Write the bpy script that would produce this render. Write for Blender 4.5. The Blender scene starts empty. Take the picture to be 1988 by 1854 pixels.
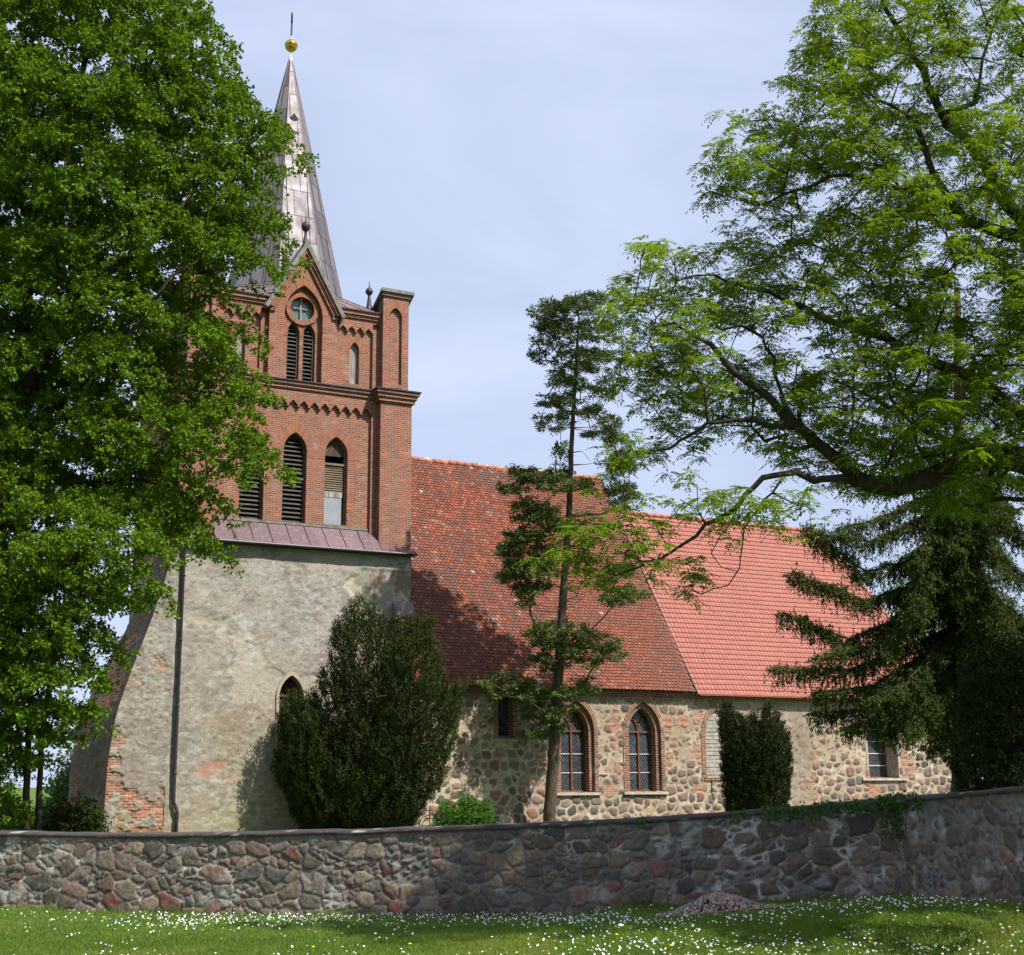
import bpy, math, random
import numpy as np
from mathutils import Matrix, Vector
from mathutils.geometry import tessellate_polygon

random.seed(7)
RNG = np.random.default_rng(7)
scene = bpy.context.scene
COL = scene.collection

# ------------------------------------------------------------------ camera
FPX, CX, CY = 2650.0, 994.0, 927.0          # focal length and centre for a picture 1988 wide, 1854 high
PITCH, ROLL, AZ = math.atan(593 / 2650.0), math.radians(0.44), math.radians(62.4)
_v = np.array([math.cos(AZ), math.sin(AZ), 0.0])
FW = np.array([_v[0] * math.cos(PITCH), _v[1] * math.cos(PITCH), math.sin(PITCH)])
_r0 = np.array([_v[1], -_v[0], 0.0]); _u0 = np.cross(_r0, FW)
RT = math.cos(ROLL) * _r0 - math.sin(ROLL) * _u0
UP = math.cos(ROLL) * _u0 + math.sin(ROLL) * _r0
CAM = np.array([-19.9457, -46.3798, 1.82])

def at(px, py, depth):
    """world point at a picture position and a distance along the view axis"""
    return CAM + (FW + RT * (px - CX) / FPX - UP * (py - CY) / FPX) * depth

def lat(l, d, z=0.0):
    """world point l metres to the right of, and d metres ahead of the camera"""
    p = CAM + _r0 * l + _v * d
    return np.array([p[0], p[1], z])

cam_data = bpy.data.cameras.new('camera')
cam = bpy.data.objects.new('camera', cam_data)
COL.objects.link(cam)
cam_data.sensor_fit = 'HORIZONTAL'; cam_data.sensor_width = 36.0
cam_data.lens = 36.0 * FPX / 1988.0
cam_data.clip_start = 0.1; cam_data.clip_end = 6000
cam.matrix_world = Matrix(((RT[0], UP[0], -FW[0], CAM[0]), (RT[1], UP[1], -FW[1], CAM[1]), (RT[2], UP[2], -FW[2], CAM[2]), (0, 0, 0, 1)))
scene.camera = cam

# ------------------------------------------------------------------ sky, sun, exposure
SUN_EL, SUN_AZ = math.radians(50), math.radians(25)     # azimuth: from -Y (straight onto the south front) towards +X
sdir = Vector((math.sin(SUN_AZ) * math.cos(SUN_EL), -math.cos(SUN_AZ) * math.cos(SUN_EL), math.sin(SUN_EL)))
world = bpy.data.worlds.new('World'); scene.world = world
world.use_nodes = True
wn, wl = world.node_tree.nodes, world.node_tree.links
wn.clear()
wo = wn.new('ShaderNodeOutputWorld'); bg = wn.new('ShaderNodeBackground'); sky = wn.new('ShaderNodeTexSky')
sky.sky_type = 'NISHITA'; sky.sun_disc = False
sky.sun_elevation = SUN_EL
sky.sun_rotation = math.atan2(sdir.x, sdir.y)
sky.altitude = 50; sky.air_density = 1.0; sky.dust_density = 1.2; sky.ozone_density = 2.0
bg.inputs['Strength'].default_value = 0.076
# thin veil of high cloud
tc = wn.new('ShaderNodeTexCoord'); mp = wn.new('ShaderNodeMapping'); mp.inputs['Scale'].default_value = (0.9, 1.2, 2.6); mp.inputs['Rotation'].default_value = (0.25, 0.35, 0.6)
nz = wn.new('ShaderNodeTexNoise'); nz.inputs['Scale'].default_value = 2.2; nz.inputs['Detail'].default_value = 8; nz.inputs['Roughness'].default_value = 0.56; nz.inputs['Distortion'].default_value = 0.7
rp = wn.new('ShaderNodeMapRange'); rp.inputs[1].default_value = 0.36; rp.inputs[2].default_value = 0.72; rp.inputs[3].default_value = 0.64; rp.inputs[4].default_value = 0.98
mx = wn.new('ShaderNodeMix'); mx.data_type = 'RGBA'
mx.inputs[7].default_value = (6.7, 7.6, 10.2, 1)
wl.new(tc.outputs['Generated'], mp.inputs['Vector']); wl.new(mp.outputs[0], nz.inputs['Vector'])
wl.new(nz.outputs[0], rp.inputs[0]); wl.new(rp.outputs[0], mx.inputs[0])
wl.new(sky.outputs[0], mx.inputs[6]); wl.new(mx.outputs[2], bg.inputs['Color']); wl.new(bg.outputs[0], wo.inputs['Surface'])

sl = bpy.data.lights.new('sun', 'SUN'); sl.energy = 5.0; sl.angle = math.radians(0.53); sl.color = (1.0, 0.95, 0.86)
so = bpy.data.objects.new('sun', sl); COL.objects.link(so)
so.rotation_euler = sdir.to_track_quat('Z', 'Y').to_euler()
scene.view_settings.view_transform = 'Standard'
try: scene.view_settings.look = 'None'
except Exception: pass
scene.view_settings.exposure = 0.5; scene.view_settings.gamma = 1.0; scene.view_settings.use_curve_mapping = False
scene.cycles.max_bounces = 6; scene.cycles.diffuse_bounces = 3; scene.cycles.glossy_bounces = 2
scene.cycles.transmission_bounces = 3; scene.cycles.transparent_max_bounces = 4
scene.cycles.caustics_reflective = False; scene.cycles.caustics_refractive = False
scene.cycles.use_denoising = True

# ------------------------------------------------------------------ numpy noise
def _hash(ix, iy, seed):
    n = (ix.astype(np.int64) * 374761393 + iy.astype(np.int64) * 668265263 + seed * 974634777) & 0xFFFFFFFF
    n = ((n ^ (n >> 13)) * 1274126177) & 0xFFFFFFFF
    return ((n ^ (n >> 16)) & 0xFFFFFF) / float(0xFFFFFF)

def vnoise(x, y, seed=0):
    x = np.asarray(x, float); y = np.asarray(y, float)
    ix, iy = np.floor(x), np.floor(y); fx, fy = x - ix, y - iy
    fx = fx * fx * (3 - 2 * fx); fy = fy * fy * (3 - 2 * fy)
    a, b = _hash(ix, iy, seed), _hash(ix + 1, iy, seed)
    c, d = _hash(ix, iy + 1, seed), _hash(ix + 1, iy + 1, seed)
    return (a * (1 - fx) + b * fx) * (1 - fy) + (c * (1 - fx) + d * fx) * fy

def fbm(x, y, seed=0, octs=4, gain=0.5):
    s, a, t, k = 0, 1.0, 0.0, 1.0
    for o in range(octs):
        s = s + a * vnoise(np.asarray(x) * k, np.asarray(y) * k, seed + o * 17); t += a; a *= gain; k *= 2.03
    return s / t

def sstep(a, b, x):
    t = np.clip((x - a) / (b - a), 0, 1); return t * t * (3 - 2 * t)

def mixc(c, d, m):
    return c * (1 - m[..., None]) + np.asarray(d) * m[..., None]

# ------------------------------------------------------------------ objects
def tag(o, label=None, cat=None, group=None, kind=None):
    if label: o['label'] = label
    if cat: o['category'] = cat
    if group: o['group'] = group
    if kind: o['kind'] = kind
    return o

def empty(name, loc=(0, 0, 0)):
    o = bpy.data.objects.new(name, None); o.location = loc; o.empty_display_size = 0.3
    COL.objects.link(o); return o

def link(name, me, parent=None):
    o = bpy.data.objects.new(name, me); COL.objects.link(o)
    if parent is not None:
        o.parent = parent
        loc = Vector((0, 0, 0)); p = parent
        while p is not None:
            loc = loc + Vector(p.location); p = p.parent
        o.location = -loc                        # meshes are written in world metres
    return o

def box_uv(me):
    n = len(me.loops)
    if n == 0: return
    co = np.empty(len(me.vertices) * 3); me.vertices.foreach_get('co', co); co = co.reshape(-1, 3)
    vi = np.empty(n, np.int32); me.loops.foreach_get('vertex_index', vi)
    pn = np.empty(len(me.polygons) * 3); me.polygons.foreach_get('normal', pn); pn = np.abs(pn.reshape(-1, 3))
    tot = np.empty(len(me.polygons), np.int32); me.polygons.foreach_get('loop_total', tot)
    ln = np.repeat(pn, tot, axis=0); c = co[vi]
    uv = np.empty((n, 2))
    mz = ln[:, 2] > 0.75; mxm = (ln[:, 0] > ln[:, 1]) & ~mz
    uv[:, 0] = np.where(mxm, c[:, 1] + 0.13, c[:, 0]); uv[:, 1] = np.where(mz, c[:, 1], c[:, 2])
    lay = me.uv_layers.new(name='UVMap'); lay.data.foreach_set('uv', uv.ravel())

def fast_mesh(name, verts, faces, mat, parent=None, colors=None, uv=None, smooth=False, boxuv=False):
    """verts (n,3); faces (m,k) array, all of one size, or a list of index lists"""
    me = bpy.data.meshes.new(name)
    verts = np.asarray(verts, float)
    if isinstance(faces, np.ndarray):
        m, k = faces.shape
        me.vertices.add(len(verts)); me.vertices.foreach_set('co', verts.ravel())
        me.loops.add(m * k); me.loops.foreach_set('vertex_index', faces.ravel().astype(np.int32))
        me.polygons.add(m); me.polygons.foreach_set('loop_start', np.arange(0, m * k, k, dtype=np.int32))
        me.update(calc_edges=True)
    else:
        me.from_pydata([tuple(v) for v in verts], [], [tuple(f) for f in faces]); me.update()
    if colors is not None:
        c = np.ones((len(verts), 4)); c[:, :3] = colors
        a = me.color_attributes.new('Col', 'FLOAT_COLOR', 'POINT'); a.data.foreach_set('color', c.ravel())
    if uv is not None:
        lay = me.uv_layers.new(name='UVMap'); lay.data.foreach_set('uv', np.asarray(uv, float).ravel())
    elif boxuv: box_uv(me)
    if smooth: me.polygons.foreach_set('use_smooth', np.ones(len(me.polygons), bool))
    for mm in (mat if isinstance(mat, (list, tuple)) else [mat]): me.materials.append(mm)
    return link(name, me, parent)

class MB:
    """collects polygons for ONE mesh"""
    def __init__(s): s.v = []; s.f = []; s.c = []; s.uv = []; s.custom = False; s.slot = 0; s.mi = []
    def add(s, vs, fs, col=None, uvs=None):
        o = len(s.v); s.v += [tuple(p) for p in vs]
        for i, f in enumerate(fs):
            s.f.append([o + k for k in f]); s.mi.append(s.slot)
            if uvs is not None: s.custom = True; s.uv.append(uvs[i])
            else: s.uv.append(None)
        s.c += [col if col is not None else (1, 1, 1)] * len(vs)
    def box(s, x0, x1, y0, y1, z0, z1, col=None):
        s.add([(x0, y0, z0), (x1, y0, z0), (x1, y1, z0), (x0, y1, z0), (x0, y0, z1), (x1, y0, z1), (x1, y1, z1), (x0, y1, z1)],
              [(0, 3, 2, 1), (4, 5, 6, 7), (0, 1, 5, 4), (1, 2, 6, 5), (2, 3, 7, 6), (3, 0, 4, 7)], col)
    def hexa(s, bottom, top, col=None):
        s.add(list(bottom) + list(top), [(0, 3, 2, 1), (4, 5, 6, 7), (0, 1, 5, 4), (1, 2, 6, 5), (2, 3, 7, 6), (3, 0, 4, 7)], col)
    def prism(s, poly, y0, y1, col=None, holes=()):
        """poly in (x,z), front at y0, back at y1; holes are open right through"""
        loops = [list(poly)] + [list(h) for h in holes]
        flat = [p for l in loops for p in l]
        tris = tessellate_polygon([[Vector((p[0], p[1], 0)) for p in l] for l in loops])
        n = len(flat)
        vs = [(p[0], y0, p[1]) for p in flat] + [(p[0], y1, p[1]) for p in flat]
        fs = []
        for t in tris:
            a, b, c = [Vector((flat[i][0], flat[i][1])) for i in t]
            cr = (b - a).cross(c - a) if hasattr((b - a), 'cross') else 0
            t = tuple(t)
            if cr < 0: t = t[::-1]
            fs.append(t); fs.append(tuple(n + i for i in t[::-1]))
        o = 0
        for l in loops:
            m = len(l)
            for i in range(m):
                a, b = o + i, o + (i + 1) % m
                fs.append((a, b, n + b, n + a))
            o += m
        s.add(vs, fs, col)
    def ring(s, inner, outer, y0, y1, vscale=1.0, closed=False, uoff=0.0):
        """band between two open outlines in (x,z): front, inner reveal, outer edge, with brick courses running across it"""
        n = len(inner); L = 0.0
        for i in range(n if closed else n - 1):
            j = (i + 1) % n
            a, b, c, d = inner[i], inner[j], outer[j], outer[i]
            l = math.hypot(c[0] - d[0], c[1] - d[1]); l2 = math.hypot(a[0] - b[0], a[1] - b[1]); l = max(l, l2)
            w = math.hypot(a[0] - d[0], a[1] - d[1])
            vs = [(a[0], y0, a[1]), (b[0], y0, b[1]), (c[0], y0, c[1]), (d[0], y0, d[1]), (a[0], y1, a[1]), (b[0], y1, b[1]), (c[0], y1, c[1]), (d[0], y1, d[1])]
            u0, v0, v1, dp = uoff, L * vscale, (L + l) * vscale, abs(y1 - y0)
            s.add(vs, [(0, 1, 2, 3), (4, 5, 1, 0), (3, 2, 6, 7)], None,
                  [[(u0, v0), (u0, v1), (u0 + w, v1), (u0 + w, v0)], [(u0 - dp, v0), (u0 - dp, v1), (u0, v1), (u0, v0)], [(u0 + w, v0), (u0 + w, v1), (u0 + w + dp, v1), (u0 + w + dp, v0)]])
            L += l
    def tube(s, pts, r, k=8, col=None, cap=True):
        pts = [np.array(p, float) for p in pts]; n = len(pts)
        rs = r if isinstance(r, (list, tuple)) else [r] * n
        vs = []
        for i, p in enumerate(pts):
            t = pts[min(i + 1, n - 1)] - pts[max(i - 1, 0)]; t = t / (np.linalg.norm(t) + 1e-9)
            h = np.array([0, 0, 1.0]) if abs(t[2]) < 0.9 else np.array([1.0, 0, 0])
            a = np.cross(t, h); a /= np.linalg.norm(a); b = np.cross(t, a)
            for q in range(k):
                w = 2 * math.pi * q / k; vs.append(p + rs[i] * (math.cos(w) * a + math.sin(w) * b))
        fs = [(i * k + q, i * k + (q + 1) % k, (i + 1) * k + (q + 1) % k, (i + 1) * k + q) for i in range(n - 1) for q in range(k)]
        if cap: fs += [tuple(range(k))[::-1], tuple((n - 1) * k + q for q in range(k))]
        s.add(vs, fs, col)
    def lathe(s, c, prof, k=16, col=None):
        """prof: list of (radius, z) above c"""
        vs = [(c[0] + r * math.cos(2 * math.pi * q / k), c[1] + r * math.sin(2 * math.pi * q / k), c[2] + z) for r, z in prof for q in range(k)]
        fs = [(i * k + q, i * k + (q + 1) % k, (i + 1) * k + (q + 1) % k, (i + 1) * k + q) for i in range(len(prof) - 1) for q in range(k)]
        s.add(vs, fs, col)
    def build(s, name, mat, parent=None, smooth=False, color=False):
        me = bpy.data.meshes.new(name); me.from_pydata(s.v, [], s.f); me.update()
        box_uv(me)
        if s.custom:
            d = me.uv_layers[0].data
            for p, u in zip(me.polygons, s.uv):
                if u is not None:
                    for li, w in zip(p.loop_indices, u): d[li].uv = w
        if color:
            c = np.ones((len(s.v), 4)); c[:, :3] = np.array(s.c)
            a = me.color_attributes.new('Col', 'FLOAT_COLOR', 'POINT'); a.data.foreach_set('color', c.ravel())
        if smooth: me.polygons.foreach_set('use_smooth', np.ones(len(me.polygons), bool))
        for mm in (mat if isinstance(mat, (list, tuple)) else [mat]): me.materials.append(mm)
        if isinstance(mat, (list, tuple)): me.polygons.foreach_set('material_index', np.array(s.mi, np.int32))
        return link(name, me, parent)

def arch(xc, w, z0, zs, zt, n=9):
    """pointed-arch outline from the lower left foot round to the lower right foot, (x,z)"""
    h = zt - zs; R = (w * w / 4 + h * h) / w
    pts = [(xc - w / 2, z0)]
    a1 = math.asin(min(1, h / R))
    for i in range(n + 1):
        a = a1 * i / n; pts.append((xc - w / 2 + R - R * math.cos(a), zs + R * math.sin(a)))
    for i in range(n - 1, -1, -1):
        a = a1 * i / n; pts.append((xc + w / 2 - R + R * math.cos(a), zs + R * math.sin(a)))
    pts.append((xc + w / 2, z0))
    return pts

# ------------------------------------------------------------------ materials
def newmat(name):
    m = bpy.data.materials.new(name); m.use_nodes = True
    nt = m.node_tree; nt.nodes.clear()
    out = nt.nodes.new('ShaderNodeOutputMaterial'); b = nt.nodes.new('ShaderNodeBsdfPrincipled')
    nt.links.new(b.outputs[0], out.inputs['Surface'])
    return m, nt, b, out

def N(nt, t, **kw):
    n = nt.nodes.new(t)
    for k, v in kw.items():
        if k in n.inputs: n.inputs[k].default_value = v
        else: setattr(n, k, v)
    return n

def mixnode(nt, a, b, f, mode='MIX'):
    n = nt.nodes.new('ShaderNodeMix'); n.data_type = 'RGBA'; n.blend_type = mode; n.clamp_factor = True
    for sock, val in ((n.inputs[0], f), (n.inputs[6], a), (n.inputs[7], b)):
        if hasattr(val, 'is_output'): nt.links.new(val, sock)
        elif isinstance(val, (int, float)): sock.default_value = val
        else: sock.default_value = (*val, 1) if len(val) == 3 else val
    return n.outputs[2]

def ramp(nt, src, lo, hi, a=0.0, b=1.0):
    n = nt.nodes.new('ShaderNodeMapRange'); n.inputs[1].default_value = lo; n.inputs[2].default_value = hi
    n.inputs[3].default_value = a; n.inputs[4].default_value = b; nt.links.new(src, n.inputs[0]); return n.outputs[0]

def noise(nt, scale, detail=4, rough=0.55, coord='Object', stretch=None):
    tcn = nt.nodes.new('ShaderNodeTexCoord'); n = N(nt, 'ShaderNodeTexNoise', Scale=scale, Detail=detail, Roughness=rough)
    src = tcn.outputs[coord]
    if stretch:
        mpn = nt.nodes.new('ShaderNodeMapping'); mpn.inputs['Scale'].default_value = stretch
        nt.links.new(src, mpn.inputs['Vector']); src = mpn.outputs[0]
    nt.links.new(src, n.inputs['Vector']); return n.outputs[0]

def bump(nt, b, h, strength, dist):
    n = N(nt, 'ShaderNodeBump', Strength=strength, Distance=dist)
    nt.links.new(h, n.inputs['Height']); nt.links.new(n.outputs[0], b.inputs['Normal']); return n

def plain(name, col, rough=0.6, metal=0.0, var=0.25, scale=3.0, bumpd=0.004, spec=0.3, stretch=None):
    m, nt, b, _ = newmat(name)
    n1 = noise(nt, scale, 6, 0.6, stretch=stretch); f = ramp(nt, n1, 0.3, 0.7, 1 - var, 1 + var)
    hs = N(nt, 'ShaderNodeHueSaturation'); hs.inputs['Color'].default_value = (*col, 1)
    nt.links.new(f, hs.inputs['Value']); nt.links.new(hs.outputs[0], b.inputs['Base Color'])
    b.inputs['Roughness'].default_value = rough; b.inputs['Metallic'].default_value = metal
    b.inputs['Specular IOR Level'].default_value = spec
    if bumpd: bump(nt, b, noise(nt, scale * 12, 4), 0.5, bumpd)
    return m

def brick_mat(name, c1, c2, mortar, bw=0.25, rh=0.077, ms=0.011, soot=0.0, pale=0.0):
    m, nt, b, _ = newmat(name)
    uvn = nt.nodes.new('ShaderNodeTexCoord')
    wob = N(nt, 'ShaderNodeTexNoise', Scale=5.0, Detail=2)
    nt.links.new(uvn.outputs['UV'], wob.inputs['Vector'])
    vm = N(nt, 'ShaderNodeVectorMath', operation='SCALE'); vm.inputs['Scale'].default_value = 0.012
    nt.links.new(wob.outputs['Color'], vm.inputs[0])
    va = N(nt, 'ShaderNodeVectorMath', operation='ADD'); nt.links.new(uvn.outputs['UV'], va.inputs[0]); nt.links.new(vm.outputs[0], va.inputs[1])
    bt = nt.nodes.new('ShaderNodeTexBrick'); bt.offset = 0.5; bt.offset_frequency = 2; bt.squash = 1.0
    for k, v in (('Color1', (*c1, 1)), ('Color2', (*c2, 1)), ('Mortar', (*mortar, 1)), ('Scale', 1.0), ('Mortar Size', ms), ('Mortar Smooth', 0.2), ('Bias', 0.0), ('Brick Width', bw), ('Row Height', rh)): bt.inputs[k].default_value = v
    nt.links.new(va.outputs[0], bt.inputs['Vector'])
    # every brick its own fired tone: white noise on the brick cell
    sep = nt.nodes.new('ShaderNodeSeparateXYZ'); nt.links.new(va.outputs[0], sep.inputs[0])
    def mth(op, a, c):
        q = N(nt, 'ShaderNodeMath', operation=op)
        for s_, v_ in ((q.inputs[0], a), (q.inputs[1], c)):
            if hasattr(v_, 'is_output'): nt.links.new(v_, s_)
            elif v_ is not None: s_.default_value = v_
        return q.outputs[0]
    row = mth('FLOOR', mth('DIVIDE', sep.outputs[1], rh), None)
    cb = nt.nodes.new('ShaderNodeCombineXYZ')
    colm = mth('FLOOR', mth('ADD', mth('DIVIDE', sep.outputs[0], bw), mth('MULTIPLY', row, 0.5)), None)
    nt.links.new(colm, cb.inputs[0]); nt.links.new(row, cb.inputs[1])
    wn_ = nt.nodes.new('ShaderNodeTexWhiteNoise'); wn_.noise_dimensions = '2D'; nt.links.new(cb.outputs[0], wn_.inputs['Vector'])
    col = mixnode(nt, bt.outputs[0], (c1[0] * 1.35, c1[1] * 1.55, c1[2] * 1.5), ramp(nt, wn_.outputs[0], 0.80, 1.0, 0, 0.75))
    col = mixnode(nt, col, (c2[0] * 0.58, c2[1] * 0.72, c2[2] * 1.0), ramp(nt, wn_.outputs[0], 0.34, 0.04, 0, 0.9))
    col = mixnode(nt, col, mortar, ramp(nt, bt.outputs['Fac'], 0.3, 0.9))
    big = noise(nt, 0.7, 6, 0.7)
    col = mixnode(nt, col, (c2[0] * 1.25, c2[1] * 1.45, c2[2] * 1.9), ramp(nt, big, 0.50, 0.68, 0, 0.5))
    col = mixnode(nt, col, (c1[0] * 1.35, c1[1] * 1.35, c1[2] * 1.0), ramp(nt, noise(nt, 1.1, 6, 0.75), 0.55, 0.72, 0, 0.55))
    st = noise(nt, 1.3, 6, 0.65, stretch=(1.6, 1.6, 0.5))
    col = mixnode(nt, col, (0.10, 0.075, 0.065), ramp(nt, st, 0.52, 0.8, 0.0, 0.5 + soot))
    if pale: col = mixnode(nt, col, (0.62, 0.55, 0.48), ramp(nt, noise(nt, 2.6, 5, 0.7), 0.55, 0.7, 0.0, pale))
    nt.links.new(col, b.inputs['Base Color']); b.inputs['Roughness'].default_value = 0.85; b.inputs['Specular IOR Level'].default_value = 0.2
    h = N(nt, 'ShaderNodeMath', operation='MULTIPLY_ADD'); nt.links.new(bt.outputs['Fac'], h.inputs[0]); h.inputs[1].default_value = -1.0
    nt.links.new(noise(nt, 40, 3), h.inputs[2])
    bump(nt, b, h.outputs[0], 0.7, 0.008)
    return m

def attr_mat(name, rough=0.85, grain=28.0, gvar=0.22, bumpd=0.012, spec=0.2, bscale=None, wear=None):
    m, nt, b, _ = newmat(name)
    a = N(nt, 'ShaderNodeVertexColor', layer_name='Col')
    n1 = noise(nt, grain, 6, 0.65)
    f = ramp(nt, n1, 0.28, 0.72, 1 - gvar, 1 + gvar)
    hs = N(nt, 'ShaderNodeHueSaturation'); nt.links.new(a.outputs[0], hs.inputs['Color']); nt.links.new(f, hs.inputs['Value'])
    col = hs.outputs[0]
    if wear: col = mixnode(nt, col, wear[0], ramp(nt, noise(nt, wear[1], 6, 0.7), wear[2], wear[3], 0, wear[4]))
    nt.links.new(col, b.inputs['Base Color'])
    b.inputs['Roughness'].default_value = rough; b.inputs['Specular IOR Level'].default_value = spec
    if bumpd: bump(nt, b, noise(nt, bscale or grain * 0.8, 6, 0.7), 0.7, bumpd)
    return m

def sheet_metal(name, col, metal, rough, bw, rh, seam=0.018, var=0.35, streak=0.3, streakcol=(0.55, 0.55, 0.56)):
    m, nt, b, _ = newmat(name)
    uvn = nt.nodes.new('ShaderNodeTexCoord')
    bt = nt.nodes.new('ShaderNodeTexBrick'); bt.offset = 0.5; bt.offset_frequency = 2
    c1 = tuple(c * (1 - var) for c in col); c2 = tuple(min(1, c * (1 + var)) for c in col)
    for k, v in (('Color1', (*c1, 1)), ('Color2', (*c2, 1)), ('Mortar', tuple(c * 0.25 for c in col) + (1,)), ('Scale', 1.0), ('Mortar Size', seam), ('Mortar Smooth', 0.1), ('Brick Width', bw), ('Row Height', rh)): bt.inputs[k].default_value = v
    nt.links.new(uvn.outputs['UV'], bt.inputs['Vector'])
    st = noise(nt, 2.5, 7, 0.7, stretch=(3.0, 3.0, 0.35))
    c = mixnode(nt, bt.outputs[0], streakcol, ramp(nt, st, 0.5, 0.78, 0, streak))
    nt.links.new(c, b.inputs['Base Color'])
    b.inputs['Metallic'].default_value = metal
    nt.links.new(ramp(nt, noise(nt, 1.7, 5, 0.6), 0.3, 0.7, rough - 0.1, rough + 0.12), b.inputs['Roughness'])
    h = N(nt, 'ShaderNodeMath', operation='MULTIPLY_ADD'); nt.links.new(bt.outputs['Fac'], h.inputs[0]); h.inputs[1].default_value = 1.2
    nt.links.new(noise(nt, 3.5, 3), h.inputs[2])
    bump(nt, b, h.outputs[0], 0.35, 0.02)
    return m

def leaf_mat(name, col, trans, tmix=0.35, rough=0.6, spec=0.06):
    m, nt, b, out = newmat(name)
    a = N(nt, 'ShaderNodeVertexColor', layer_name='Col')
    c = mixnode(nt, a.outputs[0], col, 1.0, 'MULTIPLY'); t = mixnode(nt, a.outputs[0], trans, 1.0, 'MULTIPLY')
    nt.links.new(c, b.inputs['Base Color']); b.inputs['Roughness'].default_value = rough; b.inputs['Specular IOR Level'].default_value = spec
    tr = nt.nodes.new('ShaderNodeBsdfTranslucent'); nt.links.new(t, tr.inputs['Color'])
    ms = nt.nodes.new('ShaderNodeMixShader'); ms.inputs[0].default_value = tmix
    nt.links.new(b.outputs[0], ms.inputs[1]); nt.links.new(tr.outputs[0], ms.inputs[2]); nt.links.new(ms.outputs[0], out.inputs['Surface'])
    return m

def glass_mat(name, pitch=0.115, lead=(0.115, 0.12, 0.125), lw=0.13, dark=(0.012, 0.014, 0.018)):
    m, nt, b, _ = newmat(name)
    uvn = nt.nodes.new('ShaderNodeTexCoord'); sep = nt.nodes.new('ShaderNodeSeparateXYZ'); nt.links.new(uvn.outputs['UV'], sep.inputs[0])
    def mth(op, a, c):
        q = N(nt, 'ShaderNodeMath', operation=op)
        for s_, v_ in ((q.inputs[0], a), (q.inputs[1], c)):
            if hasattr(v_, 'is_output'): nt.links.new(v_, s_)
            elif v_ is not None: s_.default_value = v_
        return q.outputs[0]
    vv = mth('MULTIPLY', sep.outputs[1], 0.68)
    s1 = mth('FRACT', mth('DIVIDE', mth('ADD', sep.outputs[0], vv), pitch), None); s2 = mth('FRACT', mth('DIVIDE', mth('SUBTRACT', sep.outputs[0], vv), pitch), None)
    l = mth('MAXIMUM', mth('LESS_THAN', s1, lw), mth('LESS_THAN', s2, lw))
    pv = noise(nt, 6, 2); g = mixnode(nt, dark, (0.05, 0.055, 0.065), ramp(nt, pv, 0.45, 0.7))
    nt.links.new(mixnode(nt, g, lead, l), b.inputs['Base Color'])
    nt.links.new(ramp(nt, l, 0, 1, 0.12, 0.6), b.inputs['Roughness']); b.inputs['Specular IOR Level'].default_value = 0.42
    bump(nt, b, noise(nt, 5, 3), 0.5, 0.02)
    return m

M = {}
M['brick'] = brick_mat('tower brick', (0.300, 0.096, 0.050), (0.220, 0.086, 0.062), (0.315, 0.235, 0.170), pale=0.15)
M['brick_arch'] = brick_mat('arch brick', (0.315, 0.098, 0.048), (0.255, 0.082, 0.046), (0.30, 0.22, 0.16), bw=0.40)
M['brick_dark'] = brick_mat('weathered brick', (0.20, 0.085, 0.06), (0.14, 0.07, 0.055), (0.2, 0.16, 0.13), soot=0.35)
M['brick_old'] = brick_mat('old nave brick', (0.25, 0.088, 0.056), (0.165, 0.064, 0.047), (0.34, 0.28, 0.21), pale=0.4, bw=0.28, rh=0.09, ms=0.014)
M['copper'] = sheet_metal('violet brown sheet copper', (0.155, 0.102, 0.112), 0.25, 0.52, 0.82, 40.0, 0.0, 0.12, 0.45, (0.40, 0.38, 0.42))
M['spire_metal'] = sheet_metal('spire sheet metal', (0.175, 0.15, 0.16), 0.36, 0.60, 0.56, 1.15, 0.02, 0.28, 0.5, (0.36, 0.345, 0.35))
M['gutter'] = plain('dark painted metal', (0.055, 0.042, 0.05), 0.45, 0.3, 0.2, 4, 0.002)
M['lead_grey'] = plain('grey weathered coping', (0.17, 0.165, 0.15), 0.75, 0.0, 0.4, 5, 0.006)
M['render'] = attr_mat('roughcast lime render', 0.92, 18.0, 0.24, 0.035, 0.12, 16.0)
M['rubble'] = attr_mat('fieldstone and lime mortar', 0.85, 22.0, 0.2, 0.015, 0.2)
M['fieldstone'] = attr_mat('grey fieldstone masonry', 0.9, 34.0, 0.42, 0.014, 0.15, wear=((0.27, 0.255, 0.24), 9.0, 0.6, 0.72, 0.35))
M['old_tile'] = attr_mat('old clay tile', 0.75, 14.0, 0.25, 0.004, 0.25, wear=((0.10, 0.085, 0.075), 1.1, 0.50, 0.72, 0.55))
M['new_tile'] = attr_mat('new pink clay tile', 0.65, 9.0, 0.12, 0.002, 0.25, wear=((0.24, 0.10, 0.08), 0.8, 0.50, 0.74, 0.28))
M['louvre'] = plain('dark louvre wood', (0.085, 0.075, 0.065), 0.8, 0, 0.4, 4, 0.004)
M['old_wood'] = plain('grey weathered wood', (0.27, 0.245, 0.225), 0.9, 0, 0.75, 11, 0.012, stretch=(1, 1, 0.10))
M['brown_wood'] = plain('brown weathered shutter wood', (0.165, 0.125, 0.085), 0.85, 0, 0.4, 6, 0.006, stretch=(0.15, 1, 1))
M['dark_wood'] = plain('dark brown boards', (0.085, 0.06, 0.045), 0.9, 0, 0.4, 6, 0.006, stretch=(1, 1, .2))
M['blue_panel'] = plain('grey blue panel', (0.26, 0.285, 0.325), 0.6, 0, 0.12, 3, 0.001)
M['frame_brown'] = plain('red brown painted frame', (0.14, 0.055, 0.03), 0.6, 0, 0.2, 5, 0.002)
M['white_bar'] = plain('pale glazing bar', (0.62, 0.60, 0.56), 0.6, 0, 0.12, 5, 0.0)
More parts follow.
